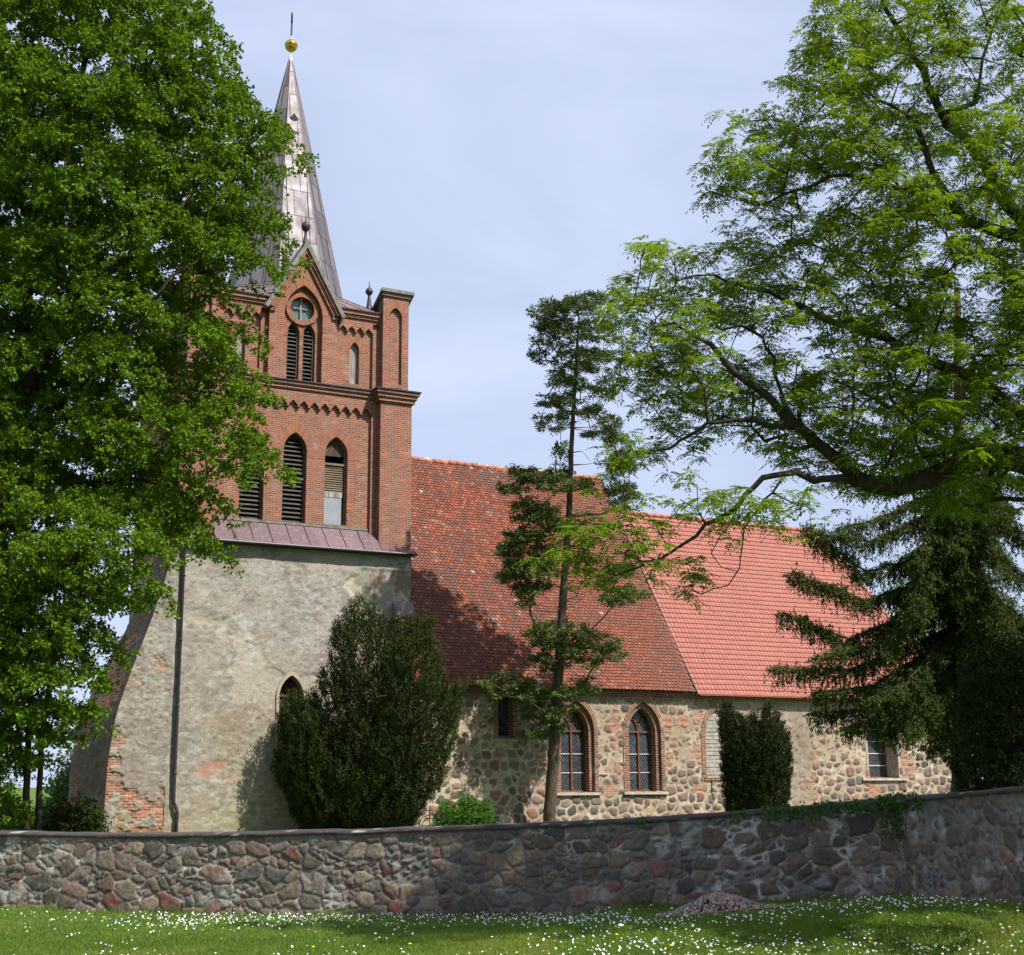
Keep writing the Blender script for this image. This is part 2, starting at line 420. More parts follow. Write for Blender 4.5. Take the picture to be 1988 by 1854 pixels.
M['glass'] = glass_mat('leaded glass')
M['green_glass'] = plain('green round glass', (0.10, 0.17, 0.155), 0.15, 0, 0.4, 3, 0.002, spec=0.7)
M['plaster'] = plain('cream lime plaster', (0.37, 0.32, 0.25), 0.9, 0, 0.18, 3, 0.01)
M['pale_infill'] = plain('grey white lime infill', (0.33, 0.30, 0.26), 0.9, 0, 0.3, 5, 0.008)
M['sandstone'] = plain('pale sill stone', (0.37, 0.31, 0.25), 0.85, 0, 0.3, 5, 0.008)
M['gold'] = plain('gilded ball', (0.62, 0.42, 0.09), 0.32, 0.9, 0.15, 3, 0.0, spec=0.5)
M['white_metal'] = plain('pale metal rod', (0.55, 0.55, 0.56), 0.45, 0.4, 0.1, 3, 0.0)
M['iron'] = plain('dark wrought iron', (0.03, 0.028, 0.028), 0.5, 0.4, 0.2, 8, 0.001)
M['ridge'] = attr_mat('ridge tile', 0.8, 12.0, 0.25, 0.006, 0.2)
M['bark'] = plain('grey brown bark', (0.105, 0.082, 0.062), 0.95, 0, 0.45, 7, 0.02, spec=0.1, stretch=(1, 1, 0.25))
M['bark_dark'] = plain('dark bark', (0.050, 0.040, 0.032), 0.95, 0, 0.4, 7, 0.02, spec=0.1, stretch=(1, 1, 0.3))
M['pinebark'] = plain('ridged conifer bark', (0.115, 0.085, 0.068), 0.95, 0, 0.5, 14, 0.02, spec=0.1, stretch=(1, 1, 0.25))
M['linden'] = leaf_mat('linden leaf', (0.098, 0.168, 0.014), (0.20, 0.33, 0.012), 0.25)
M['ash'] = leaf_mat('ash leaf', (0.135, 0.208, 0.015), (0.27, 0.40, 0.015), 0.36, 0.6, 0.03)
M['yew'] = leaf_mat('yew needles', (0.034, 0.049, 0.012), (0.032, 0.05, 0.01), 0.1, 0.6)
M['yew_dark'] = leaf_mat('dark yew needles', (0.024, 0.035, 0.010), (0.028, 0.043, 0.01), 0.1, 0.6)
M['fir'] = leaf_mat('fir needles', (0.115, 0.155, 0.045), (0.07, 0.12, 0.03), 0.15, 0.6)
M['spruce'] = leaf_mat('spruce needles', (0.044, 0.070, 0.019), (0.08, 0.12, 0.03), 0.15, 0.6)
M['box'] = leaf_mat('boxwood leaf', (0.075, 0.16, 0.025), (0.12, 0.25, 0.02), 0.3)
M['far_leaf'] = leaf_mat('distant leaf', (0.07, 0.13, 0.035), (0.10, 0.19, 0.04), 0.25)
M['ivy'] = leaf_mat('ivy leaf', (0.05, 0.10, 0.025), (0.06, 0.12, 0.02), 0.2)
M['grass'] = leaf_mat('grass blade', (0.115, 0.182, 0.025), (0.20, 0.31, 0.028), 0.35, 0.6, 0.15)
M['petal'] = plain('white daisy petals', (0.74, 0.74, 0.72), 0.6, 0, 0.04, 3, 0.0)
M['dandelion'] = plain('yellow dandelion', (0.75, 0.55, 0.03), 0.6, 0, 0.1, 3, 0.0)
M['gravel'] = attr_mat('broken stone gravel', 0.9, 30.0, 0.3, 0.004, 0.2)
# ------------------------------------------------------------------ ground
FENCE = [(-520, 1752, 1618, 20.4), (-150, 1760, 1621, 19.2), (0, 1764, 1622.5, 18.8), (261, 1772, 1625, 18.5), (520, 1777, 1622.5, 18.2), (784, 1779, 1616, 17.9),
         (1039, 1774, 1606, 17.6), (1325, 1762, 1591, 17.3), (1516, 1750, 1577.5, 17.0), (1650, 1742, 1565, 16.8), (1738, 1738, 1557.5, 16.6),
         (1790, 1742, 1552, 15.7), (1870, 1747, 1545.5, 14.7), (1988, 1754, 1534, 13.5), (2300, 1772, 1508, 11.6), (3300, 1850, 1440, 8.2)]
fb = np.array([at(p[0], p[1], p[3]) for p in FENCE]); ft = np.array([at(p[0], p[2], p[3])[2] for p in FENCE])
seg = np.r_[0, np.cumsum(np.linalg.norm(np.diff(fb[:, :2], axis=0), axis=1))]
FLEN = seg[-1]
def fence_at(s):
    return np.stack([np.interp(s, seg, fb[:, 0]), np.interp(s, seg, fb[:, 1])], -1), np.interp(s, seg, fb[:, 2]), np.interp(s, seg, ft)

_cp = [tuple(p) for p in fb] + [tuple(lat(l, d, z)) for l, d, z in
       [(-8, 14, 0.02), (-4, 13, 0.10), (0, 13, 0.14), (3, 13, 0.22), (6, 11, 0.42), (0, 8, 0.25), (-6, 8, 0.15), (5, 6, 0.4), (0, 0, 0.28), (-12, 5, 0.1), (12, 0, 0.4), (0, -15, 0.25),
        (-12, 26, 0.15), (-4, 26, 0.25), (3, 24, 0.35), (8, 24, 0.5), (12, 18, 0.6), (-10, 38, 0.02), (0, 38, 0.03), (10, 38, 0.2), (-10, 60, 0), (10, 60, 0), (25, 50, 0.1), (-30, 40, 0), (40, 80, 0), (-40, 80, 0), (-30, 0, 0), (30, 10, 0.4)]]
_cp = np.array(_cp)
def gz(x, y):
    x = np.asarray(x, float); y = np.asarray(y, float)
    d2 = (x[..., None] - _cp[:, 0]) ** 2 + (y[..., None] - _cp[:, 1]) ** 2 + 0.15
    w = d2 ** -2.2
    return (w * _cp[:, 2]).sum(-1) / w.sum(-1)

def to_ld(x, y):
    dx, dy = x - CAM[0], y - CAM[1]
    return dx * _r0[0] + dy * _r0[1], dx * _v[0] + dy * _v[1]

def build_ground():
    def axis(lo, hi, fine):
        a = list(np.arange(lo, hi + 1e-6, fine)); st = fine; p = lo; q = hi
        left, right = [], []
        while p > -2500: st *= 1.35; p -= st; left.append(p)
        st = fine
        while q < 2500: st *= 1.35; q += st; right.append(q)
        return np.array(left[::-1] + a + right)
    L = axis(-10, 8, 0.16); D = axis(10, 23, 0.16)
    ll, dd = np.meshgrid(L, D)
    x = CAM[0] + _r0[0] * ll + _v[0] * dd; y = CAM[1] + _r0[1] * ll + _v[1] * dd
    z = np.empty_like(x)
    for i in range(x.shape[0]): z[i] = gz(x[i], y[i])
    z += (fbm(ll * 0.7, dd * 0.7, 5) - 0.5) * 0.06
    nD, nL = x.shape
    idx = np.arange(nD * nL).reshape(nD, nL)
    f = np.stack([idx[:-1, :-1], idx[:-1, 1:], idx[1:, 1:], idx[1:, :-1]], -1).reshape(-1, 4)
    # real patches of the ground: lush grass, worn yellowish turf, dry straw strip along the wall on the left
    n = fbm(ll * 0.9, dd * 0.9, 3)
    c = np.zeros((nD, nL, 3)) + np.array([0.08, 0.14, 0.026])
    c = mixc(c, (0.16, 0.20, 0.05), sstep(0.45, 0.7, n) * 0.6)
    c = mixc(c, (0.07, 0.125, 0.022), sstep(0.55, 0.75, fbm(ll * 1.7, dd * 1.7, 9)) * 0.5)
    return fast_mesh('ground', np.stack([x, y, z], -1).reshape(-1, 3), f, attr_mat('turf', 0.95, 30, 0.35, 0.03, 0.1), None, c.reshape(-1, 3), smooth=True)
g = build_ground(); tag(g, 'mown green lawn and churchyard ground', 'ground', None, 'structure')

# ------------------------------------------------------------------ stone patterns
def voron(S, H, cw, ch, seed, jit=0.8, warp=0.10, wvar=0.45):
    """cell pattern: distance to the nearest and the second nearest centre (in cells), random numbers of the nearest cell"""
    Sx = S + (fbm(S * 4.5, H * 4.5, seed + 50, 3) - 0.5) * warp * 2; Hx = H + (fbm(S * 4.5, H * 4.5, seed + 90, 3) - 0.5) * warp * 2
    u, w = Sx / cw, Hx / ch
    iu, iw = np.floor(u), np.floor(w)
    d1 = np.full(S.shape, 9.0); d2 = np.full(S.shape, 9.0); ia = np.zeros(S.shape); ib = np.zeros(S.shape)
    for a in (-2, -1, 0, 1, 2):
        for b in (-2, -1, 0, 1, 2):
            ci, cj = iu + a, iw + b
            px = ci + 0.5 + (_hash(ci, cj, seed) - 0.5) * jit + 0.25 * (np.mod(cj, 2) - 0.5) * 2
            py = cj + 0.5 + (_hash(ci, cj, seed + 1) - 0.5) * jit
            wt = (_hash(ci, cj, seed + 2) - 0.5) * wvar
            # stones are blunt: between a round and a box distance
            ax, ay = np.abs(u - px), np.abs(w - py)
            d = 0.55 * np.hypot(ax, ay) + 0.45 * np.maximum(ax, ay) - wt
            closer = d < d1
            d2 = np.where(closer, d1, np.minimum(d2, d)); ia = np.where(closer, ci, ia); ib = np.where(closer, cj, ib); d1 = np.where(closer, d, d1)
    r = [_hash(ia, ib, seed + 10 + k) for k in range(4)]
    wt = (_hash(ia, ib, seed + 2) - 0.5) * wvar
    return d1 + wt, d2 - d1, r, wt

def pick(r, pal):
    pal = np.array(pal); k = np.minimum((r * len(pal)).astype(int), len(pal) - 1); return pal[k]

FENCE_PAL = [(0.175, 0.14, 0.125), (0.20, 0.15, 0.132), (0.175, 0.16, 0.15), (0.105, 0.10, 0.10), (0.205, 0.14, 0.12), (0.21, 0.17, 0.135), (0.235, 0.19, 0.16), (0.14, 0.12, 0.115), (0.20, 0.105, 0.095), (0.18, 0.15, 0.125), (0.19, 0.155, 0.135), (0.15, 0.135, 0.125), (0.19, 0.15, 0.135), (0.13, 0.12, 0.115), (0.16, 0.14, 0.12)]
CHURCH_PAL = [(0.227, 0.152, 0.133), (0.176, 0.152, 0.144), (0.252, 0.156, 0.133), (0.143, 0.125, 0.125), (0.260, 0.195, 0.156), (0.202, 0.144, 0.129), (0.277, 0.218, 0.179), (0.189, 0.136, 0.125), (0.126, 0.113, 0.113), (0.235, 0.129, 0.109)]

def grid_faces(nv, nu, keep=None):
    idx = np.arange(nv * nu).reshape(nv, nu)
    f = np.stack([idx[:-1, :-1], idx[:-1, 1:], idx[1:, 1:], idx[1:, :-1]], -1).reshape(-1, 4)
    return f if keep is None else f[keep.reshape(-1)]

def build_fence():
    root = empty('fieldstone_wall', (float(fb[5][0]), float(fb[5][1]), float(fb[5][2])))
    tag(root, 'low curving churchyard wall of grey and reddish fieldstones with a dark coping', 'stone wall')
    res = 0.017
    s = np.arange(0, FLEN, res); nv = 74
    t = np.linspace(0, 1, nv)
    S, T = np.meshgrid(s, t)
    xy, zb, zt = fence_at(s)
    # rounded corner: smooth the path a little
    k = int(0.5 / res); ker = np.ones(2 * k + 1) / (2 * k + 1)
    for a in (0, 1): xy[:, a] = np.convolve(np.pad(xy[:, a], k, mode='edge'), ker, 'valid')
    for arr in (zb, zt): arr[:] = np.convolve(np.pad(arr, k, mode='edge'), ker, 'valid')
    zb = zb - 0.12
    tang = np.gradient(xy, axis=0); tang /= np.linalg.norm(tang, axis=1)[:, None]
    nrm = np.stack([tang[:, 1], -tang[:, 0]], -1)           # towards the camera
    H = T * (zt - zb)
    d1, e, r, wt = voron(S, H, 0.245, 0.175, 21, 0.9, 0.045, 0.55)
    # some cells split into small packing stones
    d1b, eb, rb, wtb = voron(S, H, 0.15, 0.105, 77, 0.85, 0.04, 0.4)
    small = r[2] < 0.30
    e = np.where(small, np.minimum(e, eb * 0.55), e); rr = [np.where(small, rb[i], r[i]) for i in range(4)]
    joint = fbm(S * 1.1, H * 1.1, 4) ; gap = 0.04 + 0.15 * sstep(0.45, 0.68, joint)
    m = sstep(gap * 0.4, gap * 1.3 + 0.03, e)
    dome = sstep(0, 0.42, e)
    lumps = fbm(S * 9, H * 9, 31, 4) - 0.5
    disp = -0.03 + m * (0.016 + 0.012 * dome + 0.016 * (rr[3] - 0.3)) + lumps * (0.012 + 0.012 * m) + (fbm(S * 30, H * 30, 32, 3) - 0.5) * 0.010
    c = pick(rr[0], FENCE_PAL) * np.array([0.88, 0.855, 0.74]) * (0.62 + 0.58 * rr[1])[..., None]
    sp = fbm(S * 22, H * 22, 8, 3); c = c * (0.75 + 0.5 * sp)[..., None]
    pale = sstep(0.46, 0.60, fbm(S * 6, H * 6, 61, 4)) * sstep(0.36, 0.56, fbm(S * 0.6, H * 0.9, 62, 2))
    mortar = np.array([0.215, 0.20, 0.18]) * (0.75 + 0.5 * fbm(S * 12, H * 12, 15))[..., None]
    mortar = mixc(mortar * 0.8, (0.44, 0.425, 0.39), pale)
    c = mortar * (1 - m[..., None]) + c * m[..., None]
    c = mixc(c, (0.40, 0.39, 0.36), sstep(0.60, 0.74, fbm(S * 3.2, H * 3.2, 71, 5)) * 0.5)          # lichen and lime
    # stains running down from the coping
    run = sstep(0.5, 0.8, fbm(S * 3.0, H * 0.4, 33, 3)) * sstep(0.45, 1.0, T)
    c = mixc(c, (0.10, 0.095, 0.085), run * 0.55)
    c = mixc(c, (0.20, 0.16, 0.115), sstep(0.22, 0.0, T + 0.15 * lumps) * 0.6)                       # soil splash at the foot
    P = np.zeros(S.shape + (3,))
    P[..., 0] = xy[:, 0] + nrm[:, 0] * disp; P[..., 1] = xy[:, 1] + nrm[:, 1] * disp; P[..., 2] = zb + H
    fast_mesh('masonry', P.reshape(-1, 3), grid_faces(nv, len(s)), M['fieldstone'], root, c.reshape(-1, 3), smooth=True)
    # back face
    st = slice(0, None, 12); b = np.stack([xy[st, 0] - nrm[st, 0] * 0.42, xy[st, 1] - nrm[st, 1] * 0.42], -1); n = len(b)
    V = np.concatenate([np.c_[b, zb[st] - 0.5], np.c_[b, zt[st]]]); f = np.array([(i + 1, i, n + i, n + i + 1) for i in range(n - 1)])
    fast_mesh('rear_masonry', V, f, M['fieldstone'], root, np.full((2 * n, 3), 0.18))
    # coping: weathered slabs, a little uneven, hugging the top
    wob = (fbm(s * 1.3, s * 0, 3, 3) - 0.5) * 0.03
    prof = [(0.022, -0.012), (0.032, 0.006), (0.026, 0.030), (-0.01, 0.042), (-0.22, 0.052), (-0.44, 0.040), (-0.47, -0.012)]
    ss = slice(0, None, 5); nn = len(s[ss]); rows = []
    for o, h in prof:
        oo = o + (fbm(s[ss] * 3.1, s[ss] * 0 + o * 7, 12, 3) - 0.5) * 0.02
        rows.append(np.c_[xy[ss] + nrm[ss] * oo[:, None], zt[ss] + h + wob[ss] + (fbm(s[ss] * 5, s[ss] * 0 + h * 40, 44, 3) - 0.5) * 0.014])
    V = np.stack(rows); cc = np.zeros(V.shape) + np.array([0.078, 0.068, 0.062])
    q = fbm(np.tile(s[ss], (len(prof), 1)) * 4, np.arange(len(prof))[:, None] * 1.0 + 0 * s[ss], 19, 4)
    cc = mixc(cc, (0.05, 0.044, 0.04), sstep(0.4, 0.65, q)); cc = mixc(cc, (0.42, 0.41, 0.38), sstep(0.74, 0.80, q))
    fast_mesh('coping', V.reshape(-1, 3), grid_faces(len(prof), nn), M['fieldstone'], root, cc.reshape(-1, 3), smooth=True)
    return root
build_fence()

# ------------------------------------------------------------------ the church
CH = empty('village_church', (0, 0, 0))
tag(CH, 'brick and fieldstone village church with pointed metal spire and red tiled roofs', 'church')
XL, XR, XC = -8.76, 0.0, -4.38               # tower, west and east edge, middle
def mirror(x): return 2 * XC - x

def inside(poly, x, z):
    n = len(poly); r = np.zeros(x.shape, bool); j = n - 1
    for i in range(n):
        xi, zi = poly[i]; xj, zj = poly[j]
        if zi != zj:
            c = ((zi > z) != (zj > z)) & (x < (xj - xi) * (z - zi) / (zj - zi) + xi); r ^= c
        j = i
    return r

# --- lower tower: roughcast render with stains and patches of bare brick
def render_color(x, z, seed=0):
    n1 = fbm(x * 0.45 + 3, z * 0.45, 11 + seed, 5); n2 = fbm(x * 1.5, z * 1.1, 12 + seed, 5); n3 = fbm(x * 5, z * 7, 13 + seed, 4)
    c = np.zeros(x.shape + (3,)) + np.array([0.43, 0.375, 0.31])
    c = mixc(c, (0.475, 0.44, 0.39), sstep(5.5, 8.5, z + (n1 - 0.5) * 5) * 0.7)
    c = mixc(c, (0.28, 0.25, 0.22), sstep(0.47, 0.64, n2) * 0.5)
    c = mixc(c, (0.35, 0.27, 0.20), sstep(0.50, 0.64, fbm(x * 0.9, z * 1.6, 31 + seed, 5)) * 0.5)
    c = mixc(c, (0.40, 0.31, 0.19), sstep(0.48, 0.66, n1) * sstep(5.5, 2.5, z) * 0.75)
    c = mixc(c, (0.36, 0.30, 0.12), sstep(0.50, 0.68, fbm(x * 0.9, z * 0.8, 15, 4)) * sstep(2.6, 0.4, z) * 0.65)
    c = mixc(c, (0.60, 0.60, 0.58), sstep(0.60, 0.72, n3) * sstep(0.45, 0.6, fbm(x * 0.6, z * 0.6, 18, 3)) * 0.55)
    c = mixc(c, (0.22, 0.195, 0.17), sstep(0.56, 0.68, fbm(x * 6, z * 13, 19, 4)) * 0.6)
    c = mixc(c, (0.58, 0.54, 0.46), sstep(0.60, 0.70, fbm(x * 5, z * 9, 29, 4)) * 0.5)
    return c * np.array([0.735, 0.745, 0.765])

def bricks_color(x, z):
    row = np.floor(z / 0.085); col = np.floor(x / 0.27 + 0.5 * np.mod(row, 2))
    fx = x / 0.27 + 0.5 * np.mod(row, 2) - col; fz = z / 0.085 - row
    h = _hash(col, row, 3)
    c = np.zeros(x.shape + (3,)) + np.array([0.33, 0.125, 0.07]); c = c * (0.6 + 0.75 * h)[..., None]
    j = np.maximum(sstep(0.09, 0.02, np.minimum(fx, 1 - fx)), sstep(0.22, 0.08, np.minimum(fz, 1 - fz)))
    return mixc(c, (0.36, 0.30, 0.23), j), j

def tower_wall():
    x = np.arange(XL, XR + 1e-6, 0.05); z = np.arange(-0.4, 10.06, 0.05)
    X, Z = np.meshgrid(x, z)
    c = render_color(X, Z)
    rough = fbm(X * 6, Z * 9, 41, 5) - 0.5
    # patches where the render has come away: sharper edge, deeper face
    fall = sstep(0.57, 0.61, fbm(X * 0.8, Z * 0.8, 42, 5)) * sstep(3.5, 5.0, Z) * sstep(8.2, 7.2, Z)
    right = sstep(-2.9 + 0.55, -2.9 + 0.65, X + 1.1 * (fbm(X * 0.8, Z * 0.9, 43, 4) - 0.5) * 2 + (9.3 - Z) * 0.12 - 0.2) * sstep(4.0, 4.6, Z) * sstep(9.55, 9.4, Z)
    bc, bj = bricks_color(X, Z)
    stone = mixc(np.zeros(X.shape + (3,)) + np.array([0.345, 0.30, 0.235]), (0.25, 0.185, 0.145), sstep(0.54, 0.60, fbm(X * 2.2, Z * 2.2, 45, 3)))
    stone = mixc(stone, (0.41, 0.37, 0.30), sstep(0.55, 0.65, fbm(X * 3.5, Z * 3.5, 46, 4)))
    c = c * (1 - right[..., None]) + stone * right[..., None]
    c = mixc(c, (0.45, 0.40, 0.33), fall * 0.5)
    top = sstep(9.30, 9.40, Z + (fbm(X * 3, Z * 3, 47) - 0.5) * 0.4) * sstep(-4.3, -4.0, X + (fbm(X * 2, Z * 3, 48) - 0.5)) * sstep(-0.6, -1.6, X)
    c = c * (1 - top[..., None] * 0.75) + mixc(bc, (0.43, 0.40, 0.36), np.full(X.shape, 0.72)) * top[..., None] * 0.75
    green = sstep(0.28, 0.05, np.abs(X + 1.9 + 0.15 * (fbm(X * 0, Z * 2, 49) - 0.5))) * sstep(6.6, 9.2, Z)
    c = mixc(c, (0.20, 0.27, 0.20), green * 0.65 * (0.4 + 0.9 * fbm(X * 6, Z * 1.2, 50)))
    lowbr = sstep(0.2, 0.0, np.hypot((X + 6.9) / 1.0, (Z - 2.3) / 0.4) - 0.75)
    c = mixc(c, (0.36, 0.19, 0.13), lowbr * sstep(0.4, 0.6, fbm(X * 2, Z * 4, 52)) * 0.8)
    for gx, gz_, gw in ((-6.3, 7.1, 0.5), (-6.0, 6.2, 0.35)):
        c = mixc(c, (0.45, 0.46, 0.46), sstep(1.0, 0.2, np.hypot((X - gx) / gw, (Z - gz_) / 0.7)) * 0.6 * sstep(0.4, 0.6, fbm(X * 5, Z * 5, 54)))
    dep = rough * 0.035 + (fbm(X * 0.7, Z * 0.7, 55, 3) - 0.5) * 0.10 - right * 0.05 - fall * 0.03 - lowbr * 0.02
    cracks = sstep(0.022, 0.004, np.abs(fbm(X * 1.1, Z * 1.1, 57, 5) - 0.5)) * sstep(0.5, 0.6, fbm(X * 0.5, Z * 0.5, 58, 2))
    dep = dep - cracks * 0.02; c = mixc(c, (0.20, 0.17, 0.14), cracks * 0.5)
    edge = np.minimum(X - XL, XR - X); dep = dep * sstep(0.0, 0.15, edge)
    hole = arch(-4.52, 1.02, 2.6, 4.85, 5.68)
    k = inside(hole, X, Z); keep = ~(k[:-1, :-1] & k[1:, 1:] & k[:-1, 1:] & k[1:, :-1])
    P = np.stack([X, -0.1 - dep, Z], -1)
    fast_mesh('lower_tower_wall', P.reshape(-1, 3), grid_faces(len(z), len(x), keep), M['render'], CH, c.reshape(-1, 3), smooth=True)
    # the other three sides, plain
    for nm, a, b in (('lower_tower_wall', (XL, 6.9), (XL, -0.1)), ('lower_tower_wall', (XR, -0.1), (XR, 6.9)), ('lower_tower_wall', (XR, 6.9), (XL, 6.9))):
        u = np.linspace(0, 1, 70); z2 = np.arange(-0.4, 10.06, 0.15); U, Z2 = np.meshgrid(u, z2)
        XX = a[0] + (b[0] - a[0]) * U; YY = a[1] + (b[1] - a[1]) * U
        fast_mesh(nm, np.stack([XX, YY, Z2], -1).reshape(-1, 3), grid_faces(len(z2), 70), M['render'], CH, render_color(XX + YY * 1.3 + 40, Z2, 5).reshape(-1, 3))
tower_wall()

def battered_buttress():
    zz = [-0.4, 0.3, 2.6, 4.06, 5.4, 7.08, 8.4, 9.3, 9.95]; xx = [-10.72, -10.70, -10.66, -10.5, -10.11, -9.55, -9.15, -8.95, -8.80]
    z = np.arange(-0.4, 9.96, 0.03); left = np.interp(z, zz, xx)
    k = np.ones(31) / 31; left = np.convolve(np.pad(left, 15, mode='edge'), k, 'valid')
    u = np.linspace(0, 1, 70); X = left[:, None] + (XL + 0.01 - left[:, None]) * u; Z = np.repeat(z[:, None], 70, 1)
    c = render_color(X, Z, 3) * np.array([0.92, 0.93, 0.94])
    bc, bj = bricks_color(X, Z)
    n = fbm(X * 1.6, Z * 1.6, 71, 4)
    m1 = sstep(1.75, 1.45, Z + (n - 0.5) * 1.8) * sstep(-10.45, -10.1, X + (n - 0.5)) ; m2 = sstep(-10.05, -10.35, X + (n - 0.5) * 1.4) * sstep(3.7, 3.0, Z) * sstep(0.7, 1.0, Z)
    m3 = sstep(0.56, 0.62, fbm(X * 1.2, Z * 1.2, 74, 4)) * sstep(7.5, 6.8, Z) * sstep(4.5, 6.0, Z)
    m = np.clip((m1 + m2) * sstep(0.40, 0.47, fbm(X * 2.6, Z * 3.4, 78, 4)) + m3 * 0.7, 0, 1); bc = bc * (0.55 + 0.75 * fbm(X * 4, Z * 6, 79, 3))[..., None]
    c = c * (1 - m[..., None]) + bc * m[..., None]
    st = sstep(0.5, 0.64, fbm(X * 2.0, Z * 2.2, 75, 2)) * sstep(2.8, 2.2, Z) * sstep(1.2, 1.5, Z); c = mixc(c, (0.24, 0.19, 0.165), st * 0.7)
    dep = (fbm(X * 6, Z * 9, 76, 5) - 0.5) * 0.05 - m * (0.03 + 0.03 * fbm(X * 8, Z * 14, 77, 3)) - bj * m * 0.012
    P = np.stack([X, -0.1 - dep, Z], -1)
    o = fast_mesh('buttress', P.reshape(-1, 3), grid_faces(len(z), 70), M['render'], CH, c.reshape(-1, 3), smooth=True)
    # its sloping west face; the shade of the trees is put into its darker colours
    y = np.linspace(3.0, -0.1, 30); Y = np.repeat(y[None, :], len(z), 0); X2 = np.repeat(left[:, None], 30, 1); Z2 = np.repeat(z[:, None], 30, 1)
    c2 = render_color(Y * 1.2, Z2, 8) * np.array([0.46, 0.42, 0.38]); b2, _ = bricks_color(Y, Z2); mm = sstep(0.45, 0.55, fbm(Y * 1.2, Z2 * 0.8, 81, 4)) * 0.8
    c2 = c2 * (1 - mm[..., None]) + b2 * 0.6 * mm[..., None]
    X2 = X2 - 0.62 * sstep(-0.1, 2.6, Y) * sstep(9.5, 3.0, Z2) + (fbm(Y * 5, Z2 * 5, 82, 4) - 0.5) * 0.06 * sstep(-0.1, 0.1, Y)
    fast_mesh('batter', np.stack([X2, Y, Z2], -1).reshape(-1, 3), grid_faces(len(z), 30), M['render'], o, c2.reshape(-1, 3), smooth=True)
    b = MB(); ids = list(range(0, len(z), 12)); b.add([(X2[i, 0], 3.0, z[i]) for i in ids] + [(XL, 3.0, z[i]) for i in ids], [(j, j + 1, len(ids) + j + 1, len(ids) + j) for j in range(len(ids) - 1)]); 
    b.build('rear_face', M['plaster'], o)
battered_buttress()

# --- leaded window of the tower
def lancet(name, xc, w, z0, zs, zt, y, depth, ring_w, ringmat, ring_y, mull=True, sillw=None, bars=(), steps=1, glass='glass', vs=1.0):
    """window: surround > glass, frame, sill"""
    b = MB()
    inn = arch(xc, w, z0, zs, zt); prev = inn; yy = ring_y + 0.14 * (steps - 1)
    for k in range(steps):
        ow = w + 2 * ring_w * (k + 1) / steps; oz = zt + ring_w * 1.35 * (k + 1) / steps
        out = arch(xc, ow, z0, zs, oz)
        b.ring(prev, out, yy, y + depth + 0.02 if k == 0 else yy + 0.30, vs); prev = out; yy -= 0.14
    s = b.build(name, ringmat, CH)
    gp = [(p[0], y + depth, p[1]) for p in inn]; gb = MB(); gb.add(gp, [tuple(range(len(gp)))]); gl = gb.build('glass', M[glass], s)
    f = MB(); yg = y + depth
    f.ring(arch(xc, w - 0.09, z0 + 0.05, zs, zt - 0.06), arch(xc, w, z0, zs, zt), yg - 0.05, yg - 0.003)
    f.box(xc - w / 2 + 0.045, xc + w / 2 - 0.045, yg - 0.05, yg - 0.003, z0, z0 + 0.05)
    if mull:
        f.box(xc - 0.035, xc + 0.035, yg - 0.075, yg - 0.004, z0 + 0.05, zs + 0.02)
        f.box(xc - w / 2 + 0.045, xc + w / 2 - 0.045, yg - 0.07, yg - 0.004, zs - 0.02, zs + 0.05)
        for sg in (-1, 1):
            pts = [(xc + sg * 0.01, yg - 0.04, zs + 0.04), (xc + sg * 0.06, yg - 0.04, zs + 0.26), (xc + sg * 0.16, yg - 0.04, zs + 0.44), (xc + sg * 0.27, yg - 0.04, zs + 0.52), (xc + sg * 0.36, yg - 0.04, zs + 0.50)]
            f.tube(pts, [0.035, 0.032, 0.028, 0.024, 0.018], 6)
            pts = [(xc + sg * 0.16, yg - 0.04, zs + 0.44), (xc + sg * 0.20, yg - 0.04, zs + 0.62), (xc + sg * 0.16, yg - 0.04, zs + 0.74)]
            f.tube(pts, [0.026, 0.022, 0.014], 6)
        f.tube([(xc - 0.24, yg - 0.04, zs + 0.47), (xc, yg - 0.04, zs + 0.40), (xc + 0.24, yg - 0.04, zs + 0.47)], 0.016, 5)
    f.build('frame', M['frame_brown'], s)
    if bars:
        for zb in bars:
            q = MB(); q.box(xc - w / 2 + 0.046, xc + w / 2 - 0.046, yg - 0.035, yg - 0.006, zb - 0.013, zb + 0.013); q.build('glazing_bar', M['white_bar'], s)
    if sillw:
        q = MB(); y0 = ring_y - 0.10
        q.hexa([(xc - sillw / 2, y0, z0 - 0.12), (xc + sillw / 2, y0, z0 - 0.13), (xc + sillw / 2, yg, z0 - 0.12), (xc - sillw / 2, yg, z0 - 0.12)],
               [(xc - sillw / 2 + 0.01, y0 + 0.01, z0 - 0.03), (xc + sillw / 2 - 0.02, y0 + 0.02, z0 - 0.04), (xc + sillw / 2, yg, z0 - 0.004), (xc - sillw / 2, yg, z0 - 0.004)])
        q.build('sill', M['sandstone'], s)
    return s
lancet('tower_window', -4.52, 0.86, 2.6, 4.85, 5.56, -0.1, 0.40, 0.11, M['plaster'], -0.16, True, None, (3.4, 4.1))

